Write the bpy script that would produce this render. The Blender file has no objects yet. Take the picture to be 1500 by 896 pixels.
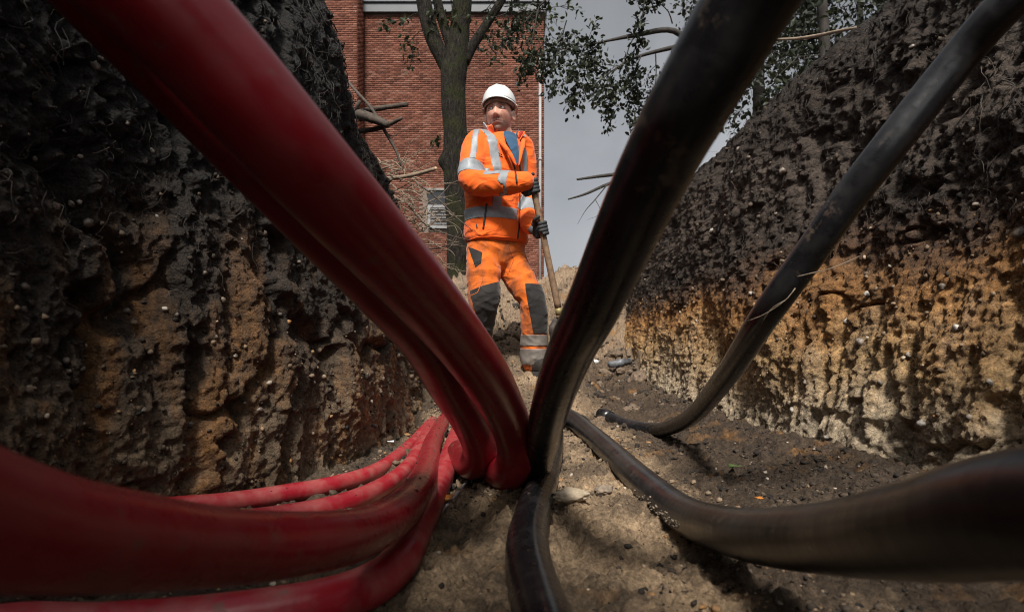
import bpy, bmesh, math, random
import numpy as np
from mathutils import Vector, Matrix
from mathutils.bvhtree import BVHTree
R = math.radians
random.seed(7); rng = np.random.default_rng(7)
sc = bpy.context.scene
C = sc.collection

# ---------------------------------------------------------------- camera, sky, sun, exposure
CAMZ, F, HZ = 0.42, 833.0, 510.0          # lens height above the trench floor; focal length and eye level in photo pixels
cam_d = bpy.data.cameras.new('camera'); cam = bpy.data.objects.new('camera', cam_d); C.objects.link(cam)
cam.location = (0, 0, CAMZ); cam.rotation_euler = (R(90), 0, 0)
cam_d.sensor_width = 36; cam_d.lens = 36*F/1500
cam_d.shift_y = (HZ-448)/1500
cam_d.clip_start = 0.02; cam_d.clip_end = 2000
cam_d.dof.use_dof = True; cam_d.dof.focus_distance = 2.2; cam_d.dof.aperture_fstop = 4.5
sc.camera = cam

SUN_DIR = Vector((-0.06, -0.64, 0.77)).normalized()      # towards the sun
w = bpy.data.worlds.new('World'); sc.world = w; w.use_nodes = True
nt = w.node_tree; nt.nodes.clear()
wo = nt.nodes.new('ShaderNodeOutputWorld'); bg = nt.nodes.new('ShaderNodeBackground')
sky = nt.nodes.new('ShaderNodeTexSky'); sky.sky_type = 'NISHITA'; sky.sun_disc = False
sky.sun_elevation = math.asin(SUN_DIR.z); sky.sun_rotation = math.atan2(SUN_DIR.x, SUN_DIR.y)
sky.dust_density = 4.0; sky.air_density = 1.0
hs = nt.nodes.new('ShaderNodeHueSaturation'); hs.inputs['Saturation'].default_value = 0.13
tc = nt.nodes.new('ShaderNodeTexCoord'); cl = nt.nodes.new('ShaderNodeTexNoise')
cl.inputs['Scale'].default_value = 2.6; cl.inputs['Detail'].default_value = 6; cl.inputs['Distortion'].default_value = 0.4
cr = nt.nodes.new('ShaderNodeValToRGB'); cr.color_ramp.elements[0].position = 0.3; cr.color_ramp.elements[1].position = 0.72
cr.color_ramp.elements[0].color = (0.62, 0.64, 0.67, 1); cr.color_ramp.elements[1].color = (1, 1, 1, 1)
mx = nt.nodes.new('ShaderNodeMix'); mx.data_type = 'RGBA'; mx.blend_type = 'MULTIPLY'; mx.inputs[0].default_value = 1
nt.links.new(tc.outputs['Generated'], cl.inputs['Vector']); nt.links.new(cl.outputs['Fac'], cr.inputs['Fac'])
nt.links.new(sky.outputs['Color'], hs.inputs['Color']); nt.links.new(hs.outputs['Color'], mx.inputs[6])
nt.links.new(cr.outputs['Color'], mx.inputs[7]); nt.links.new(mx.outputs[2], bg.inputs['Color'])
bg.inputs['Strength'].default_value = 0.125
nt.links.new(bg.outputs[0], wo.inputs[0])
sl = bpy.data.lights.new('sun', 'SUN'); sl.energy = 5.0; sl.angle = R(8); sl.color = (1, 0.955, 0.88)
so = bpy.data.objects.new('sun', sl); C.objects.link(so)
so.rotation_euler = (-SUN_DIR).to_track_quat('-Z', 'Y').to_euler(); so.location = (-2, -6, 9)
sc.view_settings.view_transform = 'Standard'; sc.view_settings.look = 'None'
sc.view_settings.exposure = 0.25; sc.view_settings.gamma = 1; sc.view_settings.use_curve_mapping = False
try:
    sc.cycles.use_denoising = True; sc.cycles.denoiser = 'OPENIMAGEDENOISE'
    sc.cycles.max_bounces = 6; sc.cycles.diffuse_bounces = 3; sc.cycles.glossy_bounces = 3
    sc.cycles.sample_clamp_indirect = 5; sc.cycles.filter_width = 1.0
except Exception: pass

# ---------------------------------------------------------------- helpers
def at(px, py, d):
    return np.array(((px-750)/F*d, d, CAMZ+(HZ-py)/F*d))
def tag(o, label=None, cat=None, group=None, kind=None):
    if label: o['label'] = label
    if cat: o['category'] = cat
    if group: o['group'] = group
    if kind: o['kind'] = kind
    return o
def link(name, me, mat=None, parent=None):
    o = bpy.data.objects.new(name, me); C.objects.link(o)
    if mat is not None:
        me.materials.clear(); me.materials.append(mat)
    if parent is not None:
        o.parent = parent
        o.matrix_parent_inverse = Matrix.Translation(parent_loc(parent)).inverted()
    return o
def parent_loc(p):
    # meshes are built in world coordinates; every parent is unrotated
    l = Vector(p.location); q = p.parent
    return l if q is None else l
def empty(name, loc):
    o = bpy.data.objects.new(name, None); C.objects.link(o); o.location = loc; o.empty_display_size = .1
    return o
def mesh_np(name, v, f, uv=None, smooth=True, col=None):
    v = np.asarray(v, np.float32); f = np.asarray(f, np.int32)
    n = f.shape[1]; me = bpy.data.meshes.new(name)
    me.vertices.add(len(v)); me.vertices.foreach_set('co', v.ravel())
    me.loops.add(f.size); me.loops.foreach_set('vertex_index', f.ravel())
    me.polygons.add(len(f)); me.polygons.foreach_set('loop_start', np.arange(0, f.size, n, dtype=np.int32))
    me.polygons.foreach_set('loop_total', np.full(len(f), n, np.int32))
    if smooth: me.polygons.foreach_set('use_smooth', np.ones(len(f), bool))
    if uv is not None:
        l = me.uv_layers.new(name='UVMap'); l.data.foreach_set('uv', np.asarray(uv, np.float32)[f.ravel()].ravel())
    if col is not None:
        a = me.color_attributes.new('tint', 'FLOAT_COLOR', 'POINT'); a.data.foreach_set('color', np.asarray(col, np.float32).ravel())
    me.update(calc_edges=True); me.validate()
    return me
def grid_faces(nu, nv, wrap=False):
    i = np.arange(nu-1)[:, None]; j = np.arange(nv if wrap else nv-1)[None, :]
    a = i*nv+j; b = i*nv+(j+1) % nv; c = (i+1)*nv+(j+1) % nv; d = (i+1)*nv+j
    return np.stack([a+0*b, b, c, d+0*b], -1).reshape(-1, 4)
# numpy noise
def _h(ix, iy, iz, s):
    n = (ix.astype(np.int64)*374761393+iy.astype(np.int64)*668265263+iz.astype(np.int64)*2147483647+s*974634777) & 0xffffffff
    n = ((n ^ (n >> 13))*1274126177) & 0xffffffff
    n = ((n ^ (n >> 16))*2246822519) & 0xffffffff
    return ((n ^ (n >> 15)) & 0xffffff)/float(0xffffff)
def vn(p, s=0):
    p = np.asarray(p, float); i = np.floor(p).astype(np.int64); f = p-i; f = f*f*f*(f*(f*6-15)+10)
    r = 0
    for a in (0, 1):
        for b in (0, 1):
            for c in (0, 1):
                wgt = (f[..., 0] if a else 1-f[..., 0])*(f[..., 1] if b else 1-f[..., 1])*(f[..., 2] if c else 1-f[..., 2])
                r = r+wgt*_h(i[..., 0]+a, i[..., 1]+b, i[..., 2]+c, s)
    return r*2-1
def fbm(p, o=4, s=0, g=.5):
    p = np.asarray(p, float); r = 0; a = 1; t = 0
    for k in range(o):
        r = r+a*vn(p*2.03**k+k*17.3, s+k); t += a; a *= g
    return r/t
def worley(p, s=0):
    p = np.asarray(p, float); i = np.floor(p).astype(np.int64); best = np.full(p.shape[:-1], 9.0); cid = np.zeros(p.shape[:-1])
    for a in (-1, 0, 1):
        for b in (-1, 0, 1):
            for c in (-1, 0, 1):
                x, y, z = i[..., 0]+a, i[..., 1]+b, i[..., 2]+c
                dx = x+_h(x, y, z, s)-p[..., 0]; dy = y+_h(x, y, z, s+1)-p[..., 1]; dz = z+_h(x, y, z, s+2)-p[..., 2]
                d = dx*dx+dy*dy+dz*dz; m = d < best
                best = np.where(m, d, best); cid = np.where(m, _h(x, y, z, s+3), cid)
    return np.sqrt(best), cid
def sst(a, b, x):
    t = np.clip((x-a)/(b-a), 0, 1); return t*t*(3-2*t)
def cr_path(pts, step):
    """Catmull-Rom through pts (n,k), resampled evenly by the length of the first three columns."""
    P = np.asarray(pts, float); P = np.vstack([2*P[0]-P[1], P, 2*P[-1]-P[-2]]); out = []
    for i in range(1, len(P)-2):
        t = np.linspace(0, 1, 24, endpoint=False)[:, None]; a, b, c, d = P[i-1], P[i], P[i+1], P[i+2]
        out.append(.5*((2*b)+(c-a)*t+(2*a-5*b+4*c-d)*t*t+(3*b-a-3*c+d)*t**3))
    Q = np.vstack(out+[P[-2][None]]); L = np.r_[0, np.cumsum(np.linalg.norm(np.diff(Q[:, :3], axis=0), axis=1))]
    n = max(3, int(L[-1]/step)); s = np.linspace(0, L[-1], n)
    return np.stack([np.interp(s, L, Q[:, k]) for k in range(Q.shape[1])], 1), s
def frames(Q):
    T = np.gradient(Q, axis=0); T /= np.linalg.norm(T, axis=1)[:, None]+1e-12
    n = np.cross(T[0], (0, 0, 1.0));
    if np.linalg.norm(n) < .1: n = np.cross(T[0], (1.0, 0, 0))
    n /= np.linalg.norm(n); N = [n]
    for i in range(1, len(Q)):
        n = n-T[i]*np.dot(n, T[i]); n /= np.linalg.norm(n)+1e-12; N.append(n)
    N = np.array(N); return T, N, np.cross(T, N)
def tube(Q, r, sides=8, cap=True, s=None, squash=1.0):
    """vertices, quads, uv of a tube round points Q with radius r (array)"""
    Q = np.asarray(Q, float); r = np.broadcast_to(np.asarray(r, float), (len(Q),)); T, N, B = frames(Q)
    a = np.linspace(0, 2*math.pi, sides, endpoint=False)
    v = Q[:, None]+r[:, None, None]*(np.cos(a)[None, :, None]*N[:, None]+squash*np.sin(a)[None, :, None]*B[:, None])
    v = v.reshape(-1, 3); f = grid_faces(len(Q), sides, True)
    if s is None: s = np.r_[0, np.cumsum(np.linalg.norm(np.diff(Q, axis=0), axis=1))]
    uv = np.stack([np.repeat(s, sides), np.tile(a/(2*math.pi), len(Q))], 1)
    if cap:
        n = len(v); v = np.vstack([v, Q[0], Q[-1]]); uv = np.vstack([uv, (s[0], 0), (s[-1], 0)])
        j = np.arange(sides); k = (j+1) % sides; e = (len(Q)-1)*sides
        f = np.vstack([f, np.stack([k, j, np.full(sides, n), np.full(sides, n)], 1), np.stack([e+j, e+k, np.full(sides, n+1), np.full(sides, n+1)], 1)])
    return v, f, uv
def mesh_mixed(name, v, f, uv=None, smooth=True):
    """quads, of which some repeat their last index (triangles)"""
    f = np.asarray(f); v = np.asarray(v, np.float32)
    tri = f[:, 2] == f[:, 3]; q = f[~tri]; t = f[tri][:, :3]
    me = bpy.data.meshes.new(name); me.vertices.add(len(v)); me.vertices.foreach_set('co', v.ravel())
    li = np.r_[q.ravel(), t.ravel()].astype(np.int32)
    me.loops.add(len(li)); me.loops.foreach_set('vertex_index', li)
    st = np.r_[np.arange(len(q))*4, len(q)*4+np.arange(len(t))*3].astype(np.int32); tot = np.r_[np.full(len(q), 4), np.full(len(t), 3)].astype(np.int32)
    me.polygons.add(len(st)); me.polygons.foreach_set('loop_start', st); me.polygons.foreach_set('loop_total', tot)
    me.polygons.foreach_set('use_smooth', np.full(len(st), smooth))
    if uv is not None:
        l = me.uv_layers.new(name='UVMap'); l.data.foreach_set('uv', np.asarray(uv, np.float32)[li].ravel())
    me.update(calc_edges=True); me.validate()
    return me
class Bag:
    """gathers shapes that make ONE mesh"""
    def __init__(s): s.v = []; s.f = []; s.u = []; s.n = 0
    def add(s, v, f, uv=None):
        v = np.asarray(v, float); f = np.asarray(f)
        if f.shape[1] == 3: f = np.hstack([f, f[:, 2:3]])
        s.v.append(v); s.f.append(f+s.n); s.u.append(uv if uv is not None else np.zeros((len(v), 2))); s.n += len(v); return s
    def tube(s, pts, r, sides=8, step=None, cap=True):
        P = np.asarray(pts, float)
        if step:
            rr = np.broadcast_to(np.asarray(r, float), (len(P),)); Q, L = cr_path(np.hstack([P, rr[:, None]]), step); return s.add(*tube(Q[:, :3], Q[:, 3], sides, cap, L))
        return s.add(*tube(P, r, sides, cap))
    def box(s, c, h, rot=None):
        v = np.array([(x, y, z) for x in (-1, 1) for y in (-1, 1) for z in (-1, 1)], float)*np.asarray(h, float)
        if rot is not None: v = v@np.asarray(rot).T
        return s.add(v+np.asarray(c, float), [(0, 1, 3, 2), (4, 6, 7, 5), (0, 4, 5, 1), (2, 3, 7, 6), (0, 2, 6, 4), (1, 5, 7, 3)])
    def mesh(s, name, smooth=True): return mesh_mixed(name, np.vstack(s.v), np.vstack(s.f), np.vstack(s.u), smooth)
    def obj(s, name, mat, parent=None, smooth=True): return link(name, s.mesh(name, smooth), mat, parent)

# ---------------------------------------------------------------- materials
class NB:
    def __init__(s, name):
        s.m = bpy.data.materials.new(name); s.m.use_nodes = True; s.t = s.m.node_tree; s.b = s.t.nodes['Principled BSDF']
        s.geo = None
    def n(s, t, **k):
        x = s.t.nodes.new(t)
        for a, b in k.items(): setattr(x, a, b)
        return x
    def l(s, a, b): s.t.links.new(a, b)
    def setin(s, i, v):
        if hasattr(v, 'is_linked') or isinstance(v, bpy.types.NodeSocket): s.l(v, i)
        else: i.default_value = v
    def pos(s):
        if s.geo is None: s.geo = s.n('ShaderNodeNewGeometry')
        return s.geo.outputs['Position']
    def vmul(s, v, k):
        x = s.n('ShaderNodeVectorMath', operation='MULTIPLY'); s.setin(x.inputs[0], v); x.inputs[1].default_value = k; return x.outputs[0]
    def noise(s, scale, detail=5, vec=None, rough=.55, dist=0):
        x = s.n('ShaderNodeTexNoise'); x.inputs['Scale'].default_value = scale; x.inputs['Detail'].default_value = detail
        x.inputs['Roughness'].default_value = rough; x.inputs['Distortion'].default_value = dist
        s.l(vec if vec is not None else s.pos(), x.inputs['Vector']); return x.outputs['Fac']
    def voro(s, scale, vec=None, feature='F1', out='Distance'):
        x = s.n('ShaderNodeTexVoronoi', feature=feature); x.inputs['Scale'].default_value = scale
        s.l(vec if vec is not None else s.pos(), x.inputs['Vector']); return x.outputs[out]
    def m2(s, op, a, b=0.0, clamp=False):
        x = s.n('ShaderNodeMath', operation=op, use_clamp=clamp); s.setin(x.inputs[0], a); s.setin(x.inputs[1], b); return x.outputs[0]
    def ramp(s, fac, stops):
        x = s.n('ShaderNodeValToRGB'); e = x.color_ramp.elements
        while len(e) < len(stops): e.new(.5)
        for k, (p, c) in enumerate(stops):
            e[k].position = p; e[k].color = (*c, 1) if not isinstance(c, (int, float)) else (c, c, c, 1)
        s.setin(x.inputs['Fac'], fac); return x.outputs['Color']
    def mix(s, fac, a, b, mode='MIX'):
        x = s.n('ShaderNodeMix', data_type='RGBA', blend_type=mode); s.setin(x.inputs[0], fac)
        for i, v in ((6, a), (7, b)):
            if isinstance(v, tuple): x.inputs[i].default_value = (*v[:3], 1)
            else: s.l(v, x.inputs[i])
        return x.outputs[2]
    def mapr(s, v, a, b, c, d):
        x = s.n('ShaderNodeMapRange'); s.setin(x.inputs[0], v)
        for k, q in enumerate((a, b, c, d)): x.inputs[k+1].default_value = q
        return x.outputs[0]
    def col(s, v):
        if isinstance(v, tuple): s.b.inputs['Base Color'].default_value = (*v[:3], 1)
        else: s.l(v, s.b.inputs['Base Color'])
        return s
    def rough(s, v): s.setin(s.b.inputs['Roughness'], v); return s
    def spec(s, v): s.setin(s.b.inputs['Specular IOR Level'], v); return s
    def bump(s, h, strength=.5, dist=.01):
        x = s.n('ShaderNodeBump'); x.inputs['Strength'].default_value = strength; x.inputs['Distance'].default_value = dist
        s.l(h, x.inputs['Height'])
        i = s.b.inputs['Normal']
        if i.is_linked: s.l(i.links[0].from_socket, x.inputs['Normal'])
        s.l(x.outputs[0], i); return s
    def sepz(s):
        x = s.n('ShaderNodeSeparateXYZ'); s.l(s.pos(), x.inputs[0]); return x.outputs

def soil(name, stops, zamp=.16, streak=None, fine=(.3, 1.75), rough=.66):
    """soil in layers by height: stops = [(z, colour)], the borders broken by noise"""
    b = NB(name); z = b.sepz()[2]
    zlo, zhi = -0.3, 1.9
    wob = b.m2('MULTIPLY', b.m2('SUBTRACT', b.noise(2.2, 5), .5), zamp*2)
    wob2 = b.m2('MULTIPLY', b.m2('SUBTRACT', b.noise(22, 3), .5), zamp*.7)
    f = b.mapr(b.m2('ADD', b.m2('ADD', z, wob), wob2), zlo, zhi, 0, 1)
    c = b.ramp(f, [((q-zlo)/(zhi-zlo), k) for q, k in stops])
    if streak:
        sv = b.vmul(b.pos(), (9, 9, 1.3)); sf = b.ramp(b.noise(1.0, 4, sv, .6), [(.5, 0.0), (.68, 1.0)])
        zz = b.mapr(z, streak[1], streak[2], 1, 0)
        c = b.mix(b.m2('MULTIPLY', b.m2('MULTIPLY', sf, zz, True), streak[3]), c, streak[0])
    v = b.mapr(b.noise(55, 6, None, .7), .3, .7, fine[0], fine[1])
    v2 = b.mapr(b.noise(7, 4), .3, .7, .7, 1.25)
    hv = b.n('ShaderNodeHueSaturation'); b.l(c, hv.inputs['Color']); b.l(b.m2('MULTIPLY', v, v2), hv.inputs['Value'])
    gr = b.ramp(b.voro(170), [(.0, 1.0), (.16, 0.0)])
    gm = b.m2('MULTIPLY', gr, b.ramp(b.noise(14, 2), [(.5, 0.0), (.62, .45)]))
    b.col(b.mix(gm, hv.outputs['Color'], (.34, .29, .24)))
    b.rough(b.mapr(b.noise(30, 3), .3, .7, rough-.18, rough+.12)); b.spec(.35)
    b.bump(b.noise(42, 10, None, .74, .6), 1.0, .035); b.bump(b.voro(150), .6, .008); b.bump(b.noise(260, 5, None, .7), .6, .006)
    return b.m
M = {}
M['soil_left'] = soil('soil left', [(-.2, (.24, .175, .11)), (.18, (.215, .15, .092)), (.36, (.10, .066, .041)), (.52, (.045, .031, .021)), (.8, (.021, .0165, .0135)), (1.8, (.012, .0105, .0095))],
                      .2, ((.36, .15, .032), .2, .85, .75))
M['soil_right'] = soil('soil right', [(-.2, (.42, .34, .24)), (.16, (.45, .35, .235)), (.38, (.43, .27, .125)), (.62, (.34, .16, .05)), (.76, (.10, .052, .027)), (.88, (.048, .033, .024)), (1.15, (.088, .064, .049)), (1.45, (.042, .029, .021)), (1.9, (.02, .015, .012))],
                       .26, ((.40, .33, .25), .1, .75, .6))
def floor_soil():
    b = NB('trench floor soil')
    dark = b.ramp(b.noise(3.0, 6, None, .62, .3), [(.42, 0.0), (.56, 1.0)])
    sand = b.mix(b.noise(9, 5), (.31, .21, .13), (.52, .37, .225))
    c = b.mix(b.m2('MULTIPLY', dark, .7), sand, (.05, .036, .027))
    xyz = b.sepz()
    # dark crumbly soil along the right wall, pale sand on the ramp behind
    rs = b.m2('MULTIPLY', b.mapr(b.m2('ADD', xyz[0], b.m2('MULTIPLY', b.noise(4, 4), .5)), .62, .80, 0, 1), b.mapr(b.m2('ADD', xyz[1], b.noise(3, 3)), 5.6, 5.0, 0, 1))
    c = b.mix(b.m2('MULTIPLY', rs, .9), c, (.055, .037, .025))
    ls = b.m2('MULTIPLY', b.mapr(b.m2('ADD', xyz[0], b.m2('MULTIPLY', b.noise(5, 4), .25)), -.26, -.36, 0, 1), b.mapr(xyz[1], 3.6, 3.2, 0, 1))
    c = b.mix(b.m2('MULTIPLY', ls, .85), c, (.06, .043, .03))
    fs = b.mapr(b.m2('ADD', xyz[2], b.m2('MULTIPLY', b.noise(5, 4), .3)), .3, .6, 0, .75)
    c = b.mix(fs, c, b.mix(b.noise(14, 5), (.15, .105, .07), (.31, .22, .145)))
    oc = b.ramp(b.noise(6, 3), [(.6, 0.0), (.72, .6)]); c = b.mix(oc, c, (.30, .15, .05))
    v = b.mapr(b.noise(75, 8, None, .78), .3, .7, .3, 1.75)
    hv = b.n('ShaderNodeHueSaturation'); b.l(c, hv.inputs['Color']); b.l(v, hv.inputs['Value'])
    b.col(hv.outputs['Color']); b.rough(b.mapr(b.noise(20, 3), .3, .7, .6, .95)); b.spec(.3)
    b.bump(b.noise(48, 10, None, .74, .5), 1.0, .03); b.bump(b.voro(140), .5, .007); b.bump(b.noise(260, 5, None, .7), .5, .005)
    return b.m
M['floor'] = floor_soil()
def simple(name, c, rough=.6, noise=None, var=.25, bump=None, metal=0, spec=.5):
    b = NB(name)
    if noise:
        v = b.mapr(b.noise(noise, 5), .3, .7, 1-var, 1+var); hv = b.n('ShaderNodeHueSaturation'); hv.inputs['Color'].default_value = (*c, 1)
        b.l(v, hv.inputs['Value']); b.col(hv.outputs['Color'])
    else: b.col(c)
    b.rough(rough); b.spec(spec); b.b.inputs['Metallic'].default_value = metal
    if bump: b.bump(b.noise(bump[0], 5), bump[1], bump[2])
    return b.m
def pipe_mat(name, base, dust, amount, rough, rings, ring_s=.22, coat=0.0):
    b = NB(name); uv = b.n('ShaderNodeUVMap').outputs[0]
    su = b.n('ShaderNodeSeparateXYZ'); b.l(uv, su.inputs[0])
    dn = b.ramp(b.noise(16, 7, None, .68), [(.5-.16*amount, 0.0), (.78-.1*amount, 1.0)])
    spots = b.ramp(b.noise(75, 4, None, .6), [(.62, 0.0), (.72, 1.0)])
    # scuffs run round and along the duct
    sc_v = b.n('ShaderNodeCombineXYZ'); b.l(b.m2('MULTIPLY', su.outputs[0], 130.0), sc_v.inputs[0]); b.l(b.m2('MULTIPLY', su.outputs[1], 3.0), sc_v.inputs[1])
    scf = b.ramp(b.noise(1.0, 3, sc_v.outputs[0], .6), [(.60, 0.0), (.74, 1.0)])
    c0 = b.mix(b.noise(5, 4), base, tuple(k*.72 for k in base))
    c = b.mix(b.m2('MULTIPLY', dn, amount), c0, dust)
    c = b.mix(b.m2('MULTIPLY', scf, .14*amount+.02), c, dust)
    c = b.mix(b.m2('MULTIPLY', spots, .25*amount+.12), c, (.03, .024, .02))
    sv = b.n('ShaderNodeCombineXYZ'); b.l(b.m2('MULTIPLY', su.outputs[0], 9.0), sv.inputs[0]); b.l(b.m2('MULTIPLY', su.outputs[1], 95.0), sv.inputs[1])
    scr = b.m2('MULTIPLY', b.ramp(b.noise(1.0, 2, sv.outputs[0], .5), [(.66, 0.0), (.70, 1.0)]), b.ramp(b.noise(4.5, 3), [(.5, 0.0), (.6, 1.0)]))
    c = b.mix(b.m2('MULTIPLY', scr, .15), c, dust)
    splat = b.m2('MULTIPLY', b.ramp(b.noise(26, 6, None, .7), [(.58, 0.0), (.63, 1.0)]), b.ramp(b.noise(3.5, 3), [(.46, 0.0), (.6, 1.0)]))
    c = b.mix(b.m2('MULTIPLY', splat, .55), c, (.12, .085, .06))
    b.col(c)
    rr = b.mapr(b.m2('ADD', b.m2('ADD', b.m2('MULTIPLY', splat, .35), b.m2('MULTIPLY', dn, .5*amount+.12)), b.m2('MULTIPLY', b.noise(40, 5), .35)), 0, .6, rough-.04, rough+.22)
    b.rough(rr); b.spec(.5); b.b.inputs['Coat Weight'].default_value = coat; b.b.inputs['Coat Roughness'].default_value = .13
    wv = b.m2('SINE', b.m2('ADD', b.m2('MULTIPLY', su.outputs[0], 2*math.pi/rings), b.m2('MULTIPLY', b.noise(7, 2), 5.0)))
    b.bump(b.m2('POWER', b.m2('ABSOLUTE', wv), 6.0), ring_s, .004)
    b.bump(b.noise(11, 2), .05, .008); b.bump(b.noise(220, 4), .10, .001); b.bump(scf, .05, .0005)
    return b.m
M['red'] = pipe_mat('red duct plastic', (.20, .006, .012), (.20, .08, .07), .26, .26, .11, .03)
M['red_gloss'] = pipe_mat('glossy red duct plastic', (.27, .008, .016), (.26, .10, .09), .30, .23, .12, .03)
M['red_dusty'] = pipe_mat('dusty red duct plastic', (.36, .014, .026), (.42, .20, .165), .5, .30, .09, .06)
M['black'] = pipe_mat('black duct plastic', (.009, .009, .0105), (.10, .096, .092), .2, .24, .075, .04)
M['black_dusty'] = pipe_mat('dusty black duct plastic', (.012, .012, .0138), (.12, .112, .104), .26, .26, .06, .03)
# ---------------------------------------------------------------- the setting: trench floor, two earth banks, far ground
def itp(xs, ys): return lambda y: np.interp(y, xs, ys)
XL = itp([-3, .8, 1.3, 1.6, 1.9, 2.7, 3.9, 4.8, 6.5, 9, 14, 600], [-1.0, -.98, -.84, -.60, -.50, -.455, -.47, -.70, -1.1, -1.6, -3, -3])
XTL = itp([-3, .5, 1.4, 2.2, 2.9, 3.4, 4.0, 4.6, 6.5, 9, 14, 600], [-.98, -.94, -.84, -.72, -.82, -.80, -.76, -.80, -1.5, -2.2, -4, -4])
TL = itp([-3, 2.2, 2.9, 3.4, 4.0, 4.5, 5.2, 6.5, 9, 600], [1.80, 1.80, 1.68, 1.57, 1.38, 1.18, 1.10, 1.2, 1.46, 1.46])
XR = itp([-3, .5, 1.9, 3.2, 4.2, 5.5, 6.5, 9, 14, 600], [1.14, 1.10, 1.05, .98, .95, 1.05, 1.4, 2.2, 4, 4])
XTR = itp([-3, 1.5, 2.2, 2.75, 3.7, 5.5, 6.5, 9, 14, 600], [1.62, 1.56, 1.44, 1.26, 1.17, 1.22, 1.8, 3.0, 5, 5])
TR = itp([-3, 2.2, 2.75, 3.7, 5.5, 6.5, 9, 600], [1.80, 1.80, 1.68, 1.60, 1.46, 1.42, 1.46, 1.46])
FC = itp([-3, 2.6, 3.15, 3.55, 3.8, 4.5, 6, 8, 10, 12, 600], [0, .0, .05, .235, .27, .47, .87, 1.24, 1.46, 1.45, 1.45])
FR = itp([-3, 3.0, 4.2, 5.3, 6.2, 7, 8, 10, 600], [0, .02, .09, .33, .92, 1.33, 1.36, 1.46, 1.45])
def floor_z(x, y, detail=True):
    m = sst(.32, .72, x); z = FC(y)*(1-m)+FR(y)*m
    near = 1-sst(9, 12, y)
    # heaps of loose soil along both walls
    z = z+(.02+.05*sst(3.2, 4, y))*np.exp(-((x-XL(y))/.13)**2)*near+.07*np.exp(-((x-XR(y))/.16)**2)*near
    if not detail: return z
    p = np.stack([x, y, 0*x], -1)
    z = z+near*(.035*fbm(p*2.6, 4, 3)+.016*fbm(p*9, 4, 5))
    cw, cid = worley(p*np.array((16, 16, 1.0)), 11); z = z+near*.016*np.clip(1-cw*1.5, 0, 1)*(cid > .45)
    cw, cid = worley(p*np.array((38, 38, 1.0)), 15); z = z+near*.017*np.clip(1-cw*1.5, 0, 1)*(cid > .35)
    z = z+near*.014*fbm(p*45, 3, 9, .65)+near*.013*(1-2.2*np.abs(fbm(p*17, 3, 13, .6)))
    ramp = sst(3.2, 5, y)*near
    cw, cid = worley(p*np.array((5, 5, 1.0))+fbm(p*4, 2, 8)[..., None]*.4, 21); z = z+ramp*.16*np.clip(1-cw*1.25, 0, 1)*(cid > .3)
    cw, cid = worley(p*np.array((11, 11, 1.0))+fbm(p*9, 2, 18)[..., None]*.4, 25); z = z+ramp*.08*np.clip(1-cw*1.3, 0, 1)*(cid > .4)
    z = z+ramp*.06*np.abs(fbm(p*6, 4, 33))
    # sand scooped and trodden in the foreground
    q = p+np.stack([fbm(p*3, 2, 40), fbm(p*3, 2, 41), 0*x], -1)*.1
    z = z-(1-ramp)*.02*np.clip(1-np.abs(vn(q*np.array((4, 11, 1.0)), 42))*4, 0, 1)
    return z
ys = np.concatenate([np.linspace(-3, .42, 40)[:-1], np.exp(np.linspace(math.log(.42), math.log(12), 560)), np.exp(np.linspace(math.log(12.3), math.log(600), 40))])
ns = 400; s = np.linspace(0, 1, ns)
Y = np.repeat(ys[:, None], ns, 1); X = (XL(ys)-.16)[:, None]*(1-s)+(XR(ys)+.16)[:, None]*s
Zf = floor_z(X, Y)
fl = link('trench_floor', mesh_np('trench_floor', np.stack([X, Y, Zf], -1).reshape(-1, 3), grid_faces(len(ys), ns)[:, ::-1]), M['floor'])
tag(fl, kind='structure', label='sandy trodden trench floor rising to a ramp of loose soil')

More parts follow.
